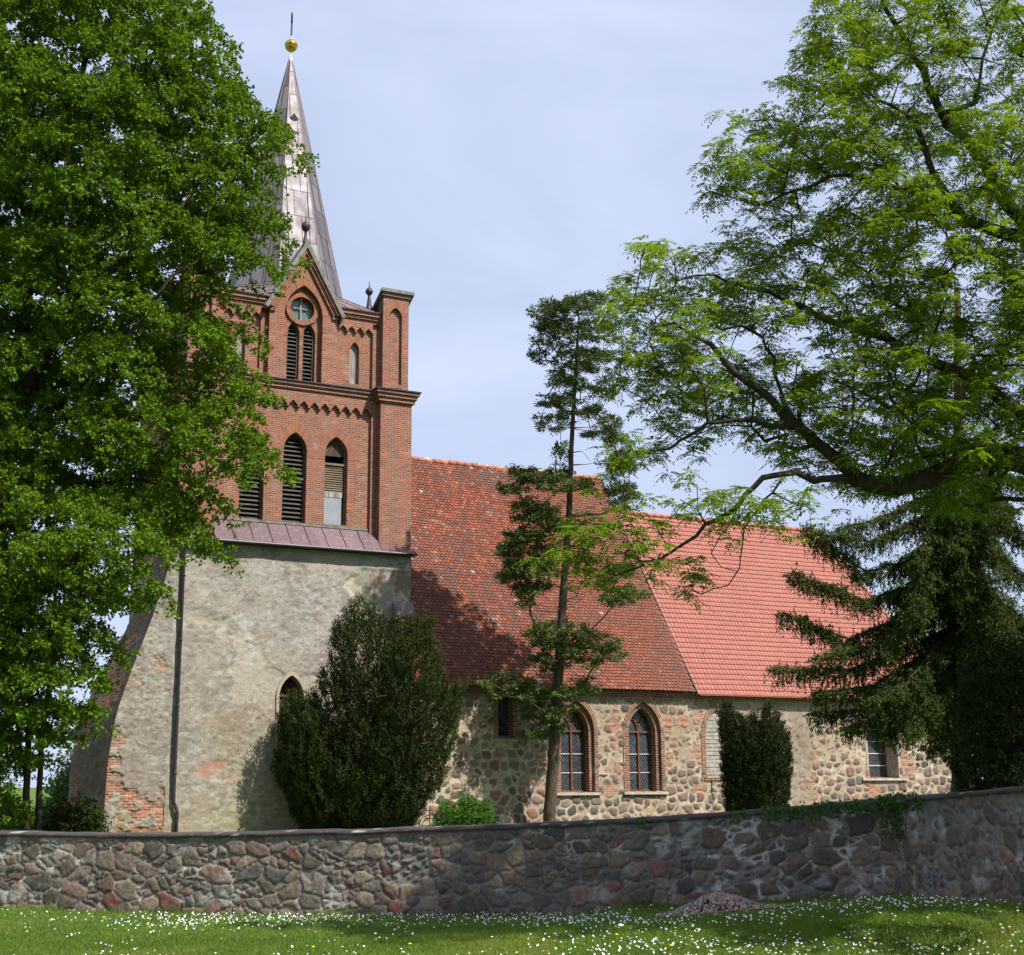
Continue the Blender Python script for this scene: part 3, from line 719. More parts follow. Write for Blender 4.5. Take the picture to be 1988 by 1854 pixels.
# --- brick storeys
def stepped_frieze(x0, x1, ztop, h, y0, y1, pitch=0.42):
    """band whose lower edge is a row of little stepped corbel arches"""
    n = max(1, round((x1 - x0) / pitch)); p = (x1 - x0) / n
    pts = [(x0, ztop), (x0, ztop - h)]
    for i in range(n):
        a = x0 + i * p; s = p / 8; st = h / 6.2
        for k, (fx, fz) in enumerate([(1, 0), (1, 1), (2, 1), (2, 2), (3, 2), (3, 3), (5, 3), (5, 2), (6, 2), (6, 1), (7, 1), (7, 0), (8, 0)]):
            pts.append((a + fx * s, ztop - h + fz * st * 0.8))
    pts.append((x1, ztop))
    b = MB(); b.prism(pts[::-1], y0, y1)
    for i in range(n + 1):
        a = x0 + i * p; q = 0.045
        if 0 < i < n: b.box(a - q, a + q, y0 + 0.004, y1, ztop - h - 0.05, ztop - h - 0.002)
    return b

def louvre(parent_name, pts, y, name='louvre', pitch=0.165, top=None):
    """slatted shutter filling an arch outline; slats tilt outwards and down"""
    xs = [p[0] for p in pts]; z0, zt = min(p[1] for p in pts), max(p[1] for p in pts); xc = (min(xs) + max(xs)) / 2
    b = MB(); z = z0 + 0.04
    P = np.array(pts)
    def half(zq):
        L = P[:len(P) // 2 + 1]; return xc - np.interp(zq, L[:, 1], L[:, 0])
    while z < zt - 0.12:
        w = max(0.02, float(half(z + 0.06)) - 0.03)
        if top is None or z < top:
            b.hexa([(xc - w, y, z), (xc + w, y, z), (xc + w, y + 0.15, z + 0.10), (xc - w, y + 0.15, z + 0.10)],
                   [(xc - w, y, z + 0.022), (xc + w, y, z + 0.022), (xc + w, y + 0.15, z + 0.122), (xc - w, y + 0.15, z + 0.122)])
        z += pitch
    s = b.build(name, M['louvre'], CH)
    fr = MB(); inn = [(xc + (p[0] - xc) * (1 - 0.07 / (max(xs) - xc)), p[1] - (0.05 if p[1] > z0 + 0.01 else 0)) for p in pts]
    fr.ring(inn, pts, y - 0.02, y + 0.16); fr.build('frame', M['louvre'], s)
    bk = MB(); bk.add([(p[0], y + 0.30, p[1]) for p in pts], [tuple(range(len(pts)))]); bk.build('dark_interior', M['iron'], s)  # dark sheet painted in for the unlit inside behind the slats
    return s

def tower_brick():
    W = [-6.02, -4.42, -2.82]; wo = [arch(x, 0.90, 11.12, 13.80, 14.50) for x in W]
    b = MB(); b.prism([(XL + 1.2, 10.9), (XR - 1.2, 10.9), (XR - 1.2, 16.06), (XL + 1.2, 16.06)], 0.5, 0.95, holes=wo)
    # raised strips beside the buttresses
    b.box(-1.50, -1.262, 0.36, 0.497, 10.9, 15.96); b.box(mirror(-1.262), mirror(-1.50), 0.36, 0.497, 10.9, 15.96)
    # closed sides and back
    b.box(XL + 0.12, XL + 0.5, 1.304, 5.496, 10.05, 19.5); b.box(XR - 0.5, XR - 0.12, 1.304, 5.496, 10.05, 19.5); b.box(XL + 1.274, XR - 1.274, 6.3, 6.68, 10.05, 19.5)
    # upper storey either side of the gabled bay, with its slit windows
    for sg in (1, -1):
        slit = [(p[0], p[1]) for p in arch(-2.15, 0.36, 16.66, 18.0, 18.32, 6)]
        poly = [(-3.0, 16.064), (-1.2, 16.064), (-1.2, 19.5), (-3.0, 19.5)]
        if sg < 0: slit = [(mirror(p[0]), p[1]) for p in slit][::-1]; poly = [(min(mirror(p[0]), -5.61), p[1]) if p[0] > -2.9 else (-5.61, p[1]) for p in poly][::-1]
        b.prism(poly, 0.55, 0.95, holes=[slit])
        xs = (-1.47, -1.17) if sg > 0 else (mirror(-1.17), mirror(-1.47))
        b.box(xs[0], xs[1], 0.42, 0.548, 16.45, 18.9)
        xs = (-3.0, -2.86) if sg > 0 else (mirror(-2.86), mirror(-3.0))
        b.box(xs[0], xs[1], 0.44, 0.548, 16.45, 18.9)
    tw = b.build('tower_brickwork', M['brick'], CH)
    for x in W: ar = MB(); ar.ring(arch(x, 0.90, 13.6, 13.80, 14.50), arch(x, 1.42, 13.6, 13.80, 14.90), 0.494, 0.52); ar.build('arch_ring', M['brick_arch'], tw)
    for x in (-2.15, mirror(-2.15)): ar = MB(); ar.ring(arch(x, 0.36, 17.9, 18.0, 18.32, 6), arch(x, 0.78, 17.9, 18.0, 18.62, 6), 0.544, 0.57); ar.build('arch_ring', M['brick_arch'], tw)
    for i, o in enumerate(wo):
        if i < 2: louvre('', o, 0.72)
    # third opening: pointed board, brown slats, pale board, blue grey panel
    x = W[2]; o = wo[2]
    q = MB(); q.prism([p for p in o if p[1] >= 13.42] , 0.74, 0.78); 
    head = q.build('shutter_head', M['dark_wood'], CH)
    q = MB()
    for k in range(12): q.hexa([(x - 0.38, 0.73, 12.40 + k * 0.085), (x + 0.36, 0.73, 12.40 + k * 0.085), (x + 0.36, 0.76, 12.47 + k * 0.085), (x - 0.38, 0.76, 12.47 + k * 0.085)], [(x - 0.38, 0.71, 12.415 + k * 0.085), (x + 0.36, 0.71, 12.415 + k * 0.085), (x + 0.36, 0.76, 12.485 + k * 0.085), (x - 0.38, 0.76, 12.485 + k * 0.085)])
    sh = q.build('slatted_shutter', M['brown_wood'], CH); sh['label'] = 'brown slatted shutter above blue grey panel'
    q = MB(); q.box(x - 0.39, x + 0.33, 0.70, 0.74, 12.22, 12.42); q.build('board', M['old_wood'], sh)
    q = MB(); q.box(x - 0.41, x + 0.31, 0.71, 0.75, 11.16, 12.20); q.build('panel', M['blue_panel'], sh)
    q = MB(); q.ring([(p[0] * 0.86 + x * 0.14, p[1] - 0.03) for p in o if p[1] < 13.6 or True], o, 0.66, 0.82); q.box(x - 0.40, x + 0.40, 0.67, 0.80, 13.44, 13.52); q.box(x - 0.45, x + 0.45, 0.48, 0.80, 11.1, 11.16); q.build('frame', M['brown_wood'], sh)
    # slit shutters of bare grey boards
    for xx in (-2.15, mirror(-2.15)):
        q = MB()
        for k in range(3): q.box(xx - 0.18 + k * 0.12, xx - 0.18 + k * 0.12 + 0.112, 0.72 + 0.006 * k, 0.76, 16.64, 18.33)
        q.build('slit_shutter', M['old_wood'], CH)
    # friezes, string course and eaves cornice
    stepped_frieze(mirror(-1.51), -1.51, 15.96, 0.46, 0.36, 0.498).build('corbel_frieze', M['brick'], CH)
    stepped_frieze(-2.85, -1.472, 19.1, 0.36, 0.42, 0.548, 0.34).build('corbel_frieze', M['brick'], CH)
    stepped_frieze(mirror(-1.472), mirror(-2.85), 19.1, 0.36, 0.42, 0.548, 0.34).build('corbel_frieze', M['brick'], CH)
    for (za, zb, p, mt) in ((15.97, 16.12, 0.10, 'brick'), (16.122, 16.26, 0.17, 'brick'), (16.262, 16.38, 0.24, 'brick_dark'), (16.382, 16.43, 0.29, 'gutter')):
        q = MB(); q.box(mirror(-1.27) + p, -1.27 - p, 0.5 - p, 0.497 if za < 16.06 else 0.56, za, zb); q.build('string_course', M[mt], CH)
        for s in (0, 1):
            x0, x1 = (-1.27 - p, 0.0 + p) if s == 0 else (XL - p, mirror(-1.27) + p)
            q = MB(); q.box(x0, x1, -p, 1.3 + p, za, zb); q.build('pier_moulding', M[mt], CH)
            q = MB(); q.box(x0, x1, 5.4 - p, 6.8 + p, za, zb); q.build('pier_moulding', M[mt], CH)
    for sg in (0, 1):
        for (za, zb, p) in ((19.10, 19.24, 0.11), (19.242, 19.36, 0.18), (19.362, 19.50, 0.25)):
            q = MB(); x0, x1 = (-3.0, -1.19) if sg == 0 else (mirror(-1.19), mirror(-3.0)); q.box(x0, x1, 0.55 - p, 0.56, za, zb); q.build('eaves_cornice', M['brick'], CH)
tower_brick()

def corner_pier(east, south):
    """brick buttress that ends in a blind-arched pinnacle with a sloping metal cap"""
    mx_ = (lambda x: x) if east else mirror
    my_ = (lambda y: y) if south else (lambda y: 6.8 - y)
    def bx(b, x0, x1, y0, y1, z0, z1):
        xa, xb = sorted((mx_(x0), mx_(x1))); ya, yb = sorted((my_(y0), my_(y1))); b.box(xa, xb, ya, yb, z0, z1)
    b = MB(); bx(b, -1.27, 0, 0, 1.3, 10.05, 15.968)
    # upper shaft: the front is a plate with a blind niche
    niche = arch(-0.66, 0.52, 16.72, 19.40, 19.80, 7)
    if south:
        poly = [(-1.18, 16.432), (-0.12, 16.432), (-0.12, 20.28), (-1.18, 20.28)]
        h = niche
        if not east: poly = [(mirror(p[0]), p[1]) for p in poly][::-1]; h = [(mirror(p[0]), p[1]) for p in h][::-1]
        b.prism(poly, 0.10, 0.24, holes=[h]); bx(b, -1.176, -0.124, 0.235, 1.35, 16.432, 19.8)
        bx(b, -1.176, -0.124, 0.236, 0.7, 19.8, 20.2)
    else: bx(b, -1.18, -0.12, 0.10, 1.35, 16.432, 19.8)
    o = b.build('corner_pier', M['brick'], CH)
    if south:
        r = MB(); n2 = niche if east else [(mirror(p[0]), p[1]) for p in niche][::-1]; c = -0.66 if east else mirror(-0.66)
        r.ring(arch(c, 0.52, 19.3, 19.40, 19.80, 7), arch(c, 0.90, 19.3, 19.40, 20.08, 7), 0.094, 0.12); r.build('arch_ring', M['brick_arch'], o)
        q = MB(); bx(q, -1.25, -0.05, 0.03, 0.12, 20.22, 20.36); q.build('corbel', M['brick_dark'], o)
    q = MB(); xa, xb = sorted((mx_(-1.31), mx_(0.05))); ya, yb = my_(-0.05), my_(1.55)
    if ya > yb:
        lo = [(xa, yb, 19.55), (xb, yb, 19.55), (xb, ya, 20.37), (xa, ya, 20.37)]
    else: lo = [(xa, ya, 20.37), (xb, ya, 20.37), (xb, yb, 19.55), (xa, yb, 19.55)]
    q.hexa(lo, [(p[0], p[1], p[2] + 0.13) for p in lo]); q.build('cap', M['lead_grey'], o)
for e in (True, False):
    for s in (True, False): corner_pier(e, s)

def gabled_bay():
    X0, X1 = -5.62, -2.98; c = (X0 + X1) / 2
    outer = [(X0, 16.44), (X1, 16.44), (X1, 19.25), (c, 21.62), (X0, 19.25)]
    hole = arch(c, 1.50, 16.44, 18.95, 20.18, 12)
    hole = [(p[0], p[1] + (0.0 if p[1] > 16.5 else 0.0)) for p in hole]
    # bay front: two jambs and the arched head, built as one outline that runs round the opening
    poly = [(X0, 16.44)] + hole + [(X1, 16.44), (X1, 19.25), (c, 21.62), (X0, 19.25)]
    b = MB(); b.prism(poly, 0.30, 0.552)
    la, lb = arch(c - 0.31, 0.49, 16.48, 18.30, 18.76, 8), arch(c + 0.31, 0.49, 16.48, 18.30, 18.76, 8)
    circ = [(c + 0.47 * math.cos(-2 * math.pi * i / 28), 19.30 + 0.47 * math.sin(-2 * math.pi * i / 28)) for i in range(28)]
    inner = arch(c, 1.62, 16.44, 18.9, 20.25, 12)
    b.prism(inner, 0.554, 0.86, holes=[la, lb, circ])
    # gable cheeks behind
    b.prism([(X0 + 0.01, 19.0), (X1 - 0.01, 19.0), (X1 - 0.01, 19.24), (c, 21.60), (X0 + 0.01, 19.24)], 0.862, 1.1)
    o = b.build('gabled_bay', M['brick'], CH)
    r = MB(); r.ring(arch(c, 1.50, 18.4, 18.95, 20.18, 12), arch(c, 1.94, 18.4, 18.95, 20.52, 12), 0.294, 0.32); r.build('arch_ring', M['brick_arch'], o)
    for k in (-0.31, 0.31): r = MB(); r.ring(arch(c + k, 0.49, 18.2, 18.30, 18.76, 8), arch(c + k, 0.76, 18.2, 18.30, 18.95, 8), 0.540 + k * 0.01, 0.56); r.build('arch_ring', M['brick_arch'], o)
    q = MB(); cin = circ[::-1]; cout = [(c + 0.64 * math.cos(2 * math.pi * i / 28), 19.30 + 0.64 * math.sin(2 * math.pi * i / 28)) for i in range(28)]
    cin = [(c + 0.47 * math.cos(2 * math.pi * i / 28), 19.30 + 0.47 * math.sin(2 * math.pi * i / 28)) for i in range(28)]
    q.ring(cin, cout, 0.46, 0.70, closed=True); rw = q.build('round_window', M['brick_arch'], CH)
    q = MB(); q.add([(p[0], 0.74, p[1]) for p in cin], [tuple(range(28))]); q.build('glass', M['green_glass'], rw)
    q = MB(); q.box(c - 0.035, c + 0.035, 0.66, 0.738, 18.84, 19.76); q.box(c - 0.30, c - 0.037, 0.67, 0.737, 19.34, 19.40); q.box(c + 0.037, c + 0.30, 0.67, 0.737, 19.34, 19.40); q.build('cross_bar', M['old_wood'], rw)
    louvre('', la, 0.68, pitch=0.15); louvre('', lb, 0.68, pitch=0.15)
    # raking brick mouldings and the stone coping
    def rake(d0, d1, y0, y1, mat, name, ext=0.0):
        for sg in (-1, 1):
            q = MB(); fx, fz = c + sg * (X1 - c), 19.25; ax, az = c, 21.62
            L = math.hypot(ax - fx, az - fz); tx, tz = (ax - fx) / L, (az - fz) / L; nx, nz = (sg * abs(tz), abs(tx))
            a = (fx - tx * ext, fz - tz * ext)
            topx = lambda d: c
            def ap(d): return (c, az + d / abs(tx) if False else az + d * (1 / abs(nz)))
            p = [(a[0] + nx * d0, a[1] + nz * d0), (a[0] + nx * d1, a[1] + nz * d1), ap(d1), ap(d0)]
            f_ = [(x, y0, z) for x, z in p]; bk = [(x, y1, z) for x, z in p]
            q.add(f_ + bk, [(0, 1, 2, 3), (7, 6, 5, 4), (0, 4, 5, 1), (1, 5, 6, 2), (2, 6, 7, 3), (3, 7, 4, 0)]); q.build(name, M[mat], CH)
    rake(-0.22, -0.10, 0.20, 0.298, 'brick_arch', 'raking_moulding', 0.05)
    rake(-0.098, -0.004, 0.12, 0.40, 'brick_arch', 'raking_moulding', 0.10)
    rake(0.0, 0.15, 0.04, 1.16, 'lead_grey', 'gable_coping', 0.26)
    for xa, xb in ((X0 - 0.02, X0 + 0.20), (X1 - 0.20, X1 + 0.02)): q = MB(); q.box(xa, xb, 0.22, 0.298, 18.98, 19.10); q.build('kneeler', M['brick_dark'], CH)
    # roof of the bay running back into the spire
    q = MB(); q.add([(X0 - 0.1, 1.1, 19.30), (c, 1.1, 21.70), (X1 + 0.1, 1.1, 19.30), (X0 - 0.1, 2.6, 19.9), (c, 3.0, 21.70), (X1 + 0.1, 2.6, 19.9)], [(0, 1, 4, 3), (1, 2, 5, 4)]); q.build('bay_roof', M['copper'], CH)
    q = MB(); q.lathe((c, 0.35, 21.74), [(0.16, 0.0), (0.12, 0.1), (0.055, 0.45), (0.05, 0.62), (0.10, 0.66), (0.155, 0.74), (0.175, 0.83), (0.155, 0.93), (0.09, 1.0), (0.03, 1.03), (0.012, 1.4), (0.0, 1.42)], 14); q.build('gable_finial', M['gutter'], CH, True)
    q = MB(); q.lathe((-1.50, 0.8, 19.78), [(0.15, 0.0), (0.10, 0.2), (0.055, 0.55), (0.05, 0.62), (0.10, 0.66), (0.15, 0.74), (0.15, 0.80), (0.10, 0.9), (0.03, 0.94), (0.01, 1.2), (0.0, 1.22)], 14); q.build('finial', M['gutter'], CH, True)
    q = MB(); q.lathe((mirror(-1.50), 0.8, 19.78), [(0.15, 0.0), (0.10, 0.2), (0.055, 0.55), (0.05, 0.62), (0.10, 0.66), (0.15, 0.74), (0.15, 0.80), (0.10, 0.9), (0.03, 0.94), (0.01, 1.2), (0.0, 1.22)], 14); q.build('finial', M['gutter'], CH, True)
gabled_bay()

def spire():
    ax, ay = -4.16, 3.3; z0, zt = 20.15, 31.05; a0, at_ = 2.2, 0.075
    k8 = 1 / math.cos(math.pi / 8)
    def ringp(a, z): return [(ax + a * k8 * math.cos(math.pi / 8 + q * math.pi / 4 - math.pi / 2), ay + a * k8 * math.sin(math.pi / 8 + q * math.pi / 4 - math.pi / 2), z) for q in range(8)]
    # a touch of flare at the foot
    lv = [(20.15, 2.34), (20.55, 2.17)] + [(20.55 + (zt - 20.55) * i / 12, 2.17 + (at_ - 2.17) * i / 12) for i in range(1, 13)]
    b = MB()
    for (za, aa), (zb, ab) in zip(lv[:-1], lv[1:]):
        A, B = ringp(aa, za), ringp(ab, zb)
        for q in range(8):
            r = (q + 1) % 8; wa, wb = aa * 0.8284, ab * 0.8284
            b.add([A[q], A[r], B[r], B[q]], [(0, 1, 2, 3)], None, [[(-wa / 2 + q * 5.1 + 0.28, za + q * .41), (wa / 2 + q * 5.1 + 0.28, za + q * .41), (wb / 2 + q * 5.1 + 0.28, zb + q * .41), (-wb / 2 + q * 5.1 + 0.28, zb + q * .41)]])
    b.add(ringp(at_, zt), [tuple(range(8))])
    q = b; q.slot = 1                          # hip rolls and standing seams
    for i in range(8):
        pa = [np.array(ringp(a, z)[i]) for z, a in lv]; q.tube(pa, 0.022, 5)
    for i in range(8):
        for t in ((0.333, 0.667) if i != 0 else (0.27, 0.73)):
            pa = []
            for z, a in lv:
                w = a * 0.8284; off = (t - 0.5) * 1.9
                if abs(off) < w / 2 - 0.02:
                    A = ringp(a + 0.006, z); p, r_ = np.array(A[i - 1]), np.array(A[i]); mid = (p + r_) / 2; d = (r_ - p) / np.linalg.norm(r_ - p); pa.append(mid + d * off)
            if len(pa) > 1: q.tube(pa, 0.014, 4)
    sp = b.build('spire', [M['spire_metal'], M['gutter']], CH)
    q = MB(); s = 0.17; zc = 28.15; aa = 2.17 + (at_ - 2.17) * (zc - 20.55) / (zt - 20.55); yy = ay - aa
    q.add([(ax, yy - 0.05, zc + s + .05), (ax - s, yy - 0.05, zc), (ax, yy - 0.02, zc - s), (ax + s, yy - 0.05, zc), (ax, yy + 0.1, zc + s), (ax - s, yy + 0.1, zc), (ax, yy + 0.1, zc - s), (ax + s, yy + 0.1, zc)], [(0, 1, 2, 3), (0, 4, 5, 1), (1, 5, 6, 2), (2, 6, 7, 3), (3, 7, 4, 0)]); q.build('spire_hatch', M['iron'], sp)
    q = MB(); q.lathe((ax, ay, zt), [(0.09, -0.06), (0.10, 0.0), (0.085, 0.12), (0.035, 0.16), (0.032, 0.42), (0.028, 0.90), (0.026, 1.35)], 12); q.build('pole', M['white_metal'], sp, True)
    q = MB(); q.lathe((ax, ay, 31.74), [(0.0, -0.27), (0.10, -0.255), (0.19, -0.19), (0.25, -0.10), (0.268, 0.0), (0.275, 0.005), (0.275, 0.03), (0.266, 0.035), (0.25, 0.10), (0.19, 0.19), (0.10, 0.255), (0.0, 0.27)], 24); q.build('gilded_ball', M['gold'], sp, True)
    # the cross stands almost edge-on to the south, its arm running north-south
    q = MB(); q.box(ax - 0.03, ax + 0.03, ay - 0.035, ay + 0.035, 32.2, 33.25)
    d = (math.cos(math.radians(72)), math.sin(math.radians(72)))
    q.tube([(ax - d[0] * 0.55, ay - d[1] * 0.55, 32.80), (ax + d[0] * 0.55, ay + d[1] * 0.55, 32.80)], 0.038, 6); q.build('cross', M['iron'], sp)
    # skirt roof between the square eaves and the spire
    e = 0.22; sq = [(XL + 1.1, 0.55 - e), (XR - 1.1, 0.55 - e), (XR + e - 0.25, 1.45), (XR + e - 0.25, 5.4), (XR - 1.1, 6.8 + e), (XL + 1.1, 6.8 + e), (XL - e + 0.25, 5.4), (XL - e + 0.25, 1.45)]
    top = ringp(2.27, 20.32)                   # starts at the south-west corner of the south face, anticlockwise
    order = [top[7], top[0], top[1], top[2], top[3], top[4], top[5], top[6]]
    b = MB(); vs = [(p[0], p[1], 19.52) for p in sq] + order
    fs = [(i, (i + 1) % 8, 8 + (i + 1) % 8, 8 + i) for i in range(1, 8)]
    b.add(vs, fs)
    for (xa, xb, ta, tb) in ((XL + 1.1, -5.62, 0.0, 0.02), (-2.98, XR - 1.1, 0.98, 1.0)):
        qa, qb = np.array(order[0]), np.array(order[1]); b.add([(xa, 0.33, 19.52), (xb, 0.33, 19.52), tuple(qa + (qb - qa) * tb), tuple(qa + (qb - qa) * ta)], [(0, 1, 2, 3)])
    q = b; q.slot = 1
    for i in range(8):
        a0_, a1_, b0_, b1_ = map(np.array, (vs[i], vs[(i + 1) % 8], vs[8 + i], vs[8 + (i + 1) % 8]))
        n = max(2, int(np.linalg.norm(a1_ - a0_) / 0.62))
        for k in range(n + 1):
            if i == 0 and -5.62 < (a0_ + (a1_ - a0_) * k / n)[0] < -2.98: continue
            q.tube([a0_ + (a1_ - a0_) * k / n + [0, 0, .01], b0_ + (b1_ - b0_) * k / n + [0, 0, .01]], 0.013, 4)
    b.build('skirt_roof', [M['copper'], M['gutter']], CH)
    for x0, x1 in ((-2.98, -1.0), (mirror(-1.0), -5.62)): q = MB(); q.box(x0, x1, 0.24, 0.56, 19.503, 19.55); q.build('eaves_flashing', M['gutter'], CH)
spire()

def apron():
    b = MB(); q = b
    for (x0, x1, y0, z0, y1, z1) in ((mirror(-1.275), -1.275, -0.40, 10.14, 0.498, 11.02), (-1.27, 0.06, -0.40, 10.14, -0.002, 10.36), (XL - 0.06, mirror(-1.27), -0.40, 10.14, -0.002, 10.36)):
        b.slot = 0; b.add([(x0, y0, z0), (x1, y0, z0), (x1, y1, z1), (x0, y1, z1)], [(0, 1, 2, 3)]); b.slot = 1
        n = max(1, round((x1 - x0) / 0.66))
        for k in range(n + 1):
            x = x0 + (x1 - x0) * k / n; q.tube([(x, y0 + 0.01, z0 + 0.012), (x, y1 - 0.01, z1 + 0.012)], 0.014, 4)
    b.slot = 0
    for x in (-1.274, mirror(-1.274)):         # the slope dies against the pier
        b.add([(x, -0.002, 10.36), (x, 0.498, 11.02), (x, 0.498, 10.2), (x, -0.002, 10.2)], [(0, 1, 2, 3)])
    ap = b.build('metal_apron', [M['copper'], M['gutter']], CH)
    q = MB(); q.box(mirror(-1.52), -1.52, 0.455, 0.498, 11.015, 11.10); q.build('flashing', M['lead_grey'], ap)
    q = MB(); q.tube([(XL - 0.1, -0.44, 10.10), (0.10, -0.44, 10.10)], 0.055, 8); q.box(XL - 0.08, 0.06, -0.41, -0.12, 10.06, 10.13); q.build('gutter', M['gutter'], ap)
    # downpipe with a swan neck near the ground
    q = MB(); q.tube([(-8.46, -0.44, 10.05), (-8.50, -0.36, 9.85), (-8.52, -0.24, 9.6), (-8.50, -0.24, 1.50), (-8.49, -0.24, 1.28), (-8.40, -0.24, 1.08), (-8.36, -0.24, 0.95), (-8.38, -0.24, -0.2)], 0.058, 10)
    for z in (2.2, 4.4, 6.6, 8.8): q.tube([(-8.505, -0.24, z), (-8.505, -0.24, z + 0.05)], 0.072, 10)
    q.build('downpipe', M['gutter'], CH, True)
apron()

# --- nave and chancel walls
YW = -1.85
def church_wall(name, x0, x1, holes, seed):
    res = 0.036
    x = np.arange(x0, x1 + res, res); x[-1] = x1; z = np.arange(-0.5, 5.12, res)
    X, Z = np.meshgrid(x, z)
    d1, e, r, wt = voron(X, Z, 0.43, 0.335, seed, 0.8, 0.05, 0.40)
    low = sstep(3.4, 1.0, Z)
    R = 0.34 + 0.18 * r[2] + 0.12 * low + wt * 0.5
    edge = np.minimum(R - d1, e * 0.8 - 0.10)
    m = sstep(0.0, 0.06, edge); keepst = (r[3] < 0.82 + 0.18 * low); m = m * keepst
    d1b, eb, rb, wtb = voron(X, Z, 0.22, 0.17, seed + 7, 0.85, 0.05, 0.3)
    mb = sstep(0.0, 0.06, np.minimum(0.30 - d1b + wtb * .4, eb - 0.12)) * (rb[3] < 0.5) * (1 - sstep(-0.10, -0.02, edge) * keepst)
    dome = sstep(0, 0.25, edge)
    mort = np.zeros(X.shape + (3,)) + np.array([0.375, 0.298, 0.208])
    mort = mixc(mort, (0.46, 0.39, 0.295), sstep(0.5, 0.62, fbm(X * 3, Z * 3, seed + 3, 4)))
    mort = mixc(mort, (0.30, 0.24, 0.17), sstep(0.52, 0.66, fbm(X * 1.2, Z * 1.2, seed + 4, 4)) * 0.8)
    mort = mixc(mort, (0.30, 0.25, 0.19), sstep(0.60, 0.70, fbm(X * 9, Z * 9, seed + 5, 3)) * 0.7)
    c1 = pick(r[0], CHURCH_PAL) * np.array([0.86, 0.84, 0.80]) * (0.75 + 0.5 * r[1])[..., None] * (0.8 + 0.4 * fbm(X * 11, Z * 11, seed + 8, 3))[..., None]
    c2 = pick(rb[0], CHURCH_PAL) * (0.8 + 0.5 * rb[1])[..., None]
    c = mort * (1 - mb[..., None]) + c2 * mb[..., None]; c = c * (1 - m[..., None]) + c1 * m[..., None]
    # bands of brick patching
    bc, bj = bricks_color(X, Z)
    patch = np.zeros(X.shape)
    for (cx_, cz_, w, h) in ((7.35, 1.0, 0.35, 1.2), (9.95, 3.8, 0.3, 1.5), (11.3, 3.0, 0.25, 2.4), (7.7, 3.3, 0.2, 1.6), (4.6, 1.6, 0.3, 1.2), (16.9, 1.4, 0.5, 2.4), (22.1, 2.9, 0.35, 1.0), (14.3, 4.2, 0.7, 0.5), (20.6, 1.3, 0.8, 0.35), (2.45, 4.2, 0.22, 1.0), (3.5, 4.2, 0.2, 1.0), (10.8, 4.1, 0.7, 0.3)):
        patch = np.maximum(patch, sstep(1.25, 0.75, np.maximum(np.abs(X - cx_) / w, np.abs(Z - cz_) / h) + (fbm(X * 3.5, Z * 3.5, seed + 30, 3) - 0.5) * 1.6))
    patch *= 0.85 * sstep(0.46, 0.54, fbm(X * 2.6, Z * 2.6, seed + 31, 3))
    c = c * (1 - patch[..., None]) + bc * patch[..., None]
    # smeared old plaster: under the eaves and on the pilaster strip
    pl = sstep(4.60, 4.85, Z + (fbm(X * 2, Z * 2, seed + 33, 4) - 0.5) * 0.9)
    pl = np.maximum(pl, sstep(0.75, 0.5, np.abs(X - 16.35) + (fbm(X * 1.4, Z * 1.4, seed + 34, 4) - 0.5) * 0.7) * sstep(0.3, 0.7, Z) * 0.85)
    pl = np.maximum(pl, sstep(2.6, 1.8, np.abs(X - 14.6)) * sstep(3.6, 4.2, Z + (fbm(X, Z, seed + 35, 4) - 0.5)) * 0.8)
    plc = mixc(np.zeros(X.shape + (3,)) + np.array([0.27, 0.225, 0.175]), (0.185, 0.148, 0.118), sstep(0.45, 0.62, fbm(X * 1.8, Z * 1.8, seed + 37, 5))); pl = pl * (0.55 + 0.45 * sstep(0.38, 0.55, fbm(X * 2.3, Z * 2.3, seed + 38, 4)))
    c = c * (1 - pl[..., None] * 0.92) + plc * pl[..., None] * 0.92
    disp = m * (0.012 + 0.035 * dome) + mb * 0.012 + (fbm(X * 7, Z * 7, seed + 36, 4) - 0.5) * 0.035
    disp = disp * (1 - 0.7 * pl) * (1 - 0.7 * patch) - bj * patch * 0.01
    crack = (np.abs(X - 11.99 - 0.05 * np.sin(Z * 3)) < 0.022); disp = np.where(crack, disp - 0.03, disp); c = np.where(crack[..., None], c * 0.35, c)
    k = np.zeros(X.shape, bool)
    for h in holes: k |= inside(h, X, Z)
    keep = ~(k[:-1, :-1] | k[1:, 1:] | k[:-1, 1:] | k[1:, :-1])
    P = np.stack([X, YW - disp, Z], -1)
    return fast_mesh(name, P.reshape(-1, 3), grid_faces(len(z), len(x), keep), M['rubble'], CH, c.reshape(-1, 3), smooth=True)
HN = [arch(5.93, 1.62, 1.49, 3.68, 4.88), arch(8.90, 1.62, 1.49, 3.68, 4.90), [(2.60, 3.40), (2.60, 4.86), (3.36, 4.86), (3.36, 3.40)], arch(12.32, 1.36, 1.96, 3.60, 4.74)]
HC = [arch(12.32, 1.36, 1.96, 3.60, 4.74), arch(20.75, 1.7, 1.93, 3.6, 4.36)]
church_wall('nave_wall', -0.62, 11.97, HN, 300)
church_wall('chancel_wall', 11.97, 24.6, HC, 340)
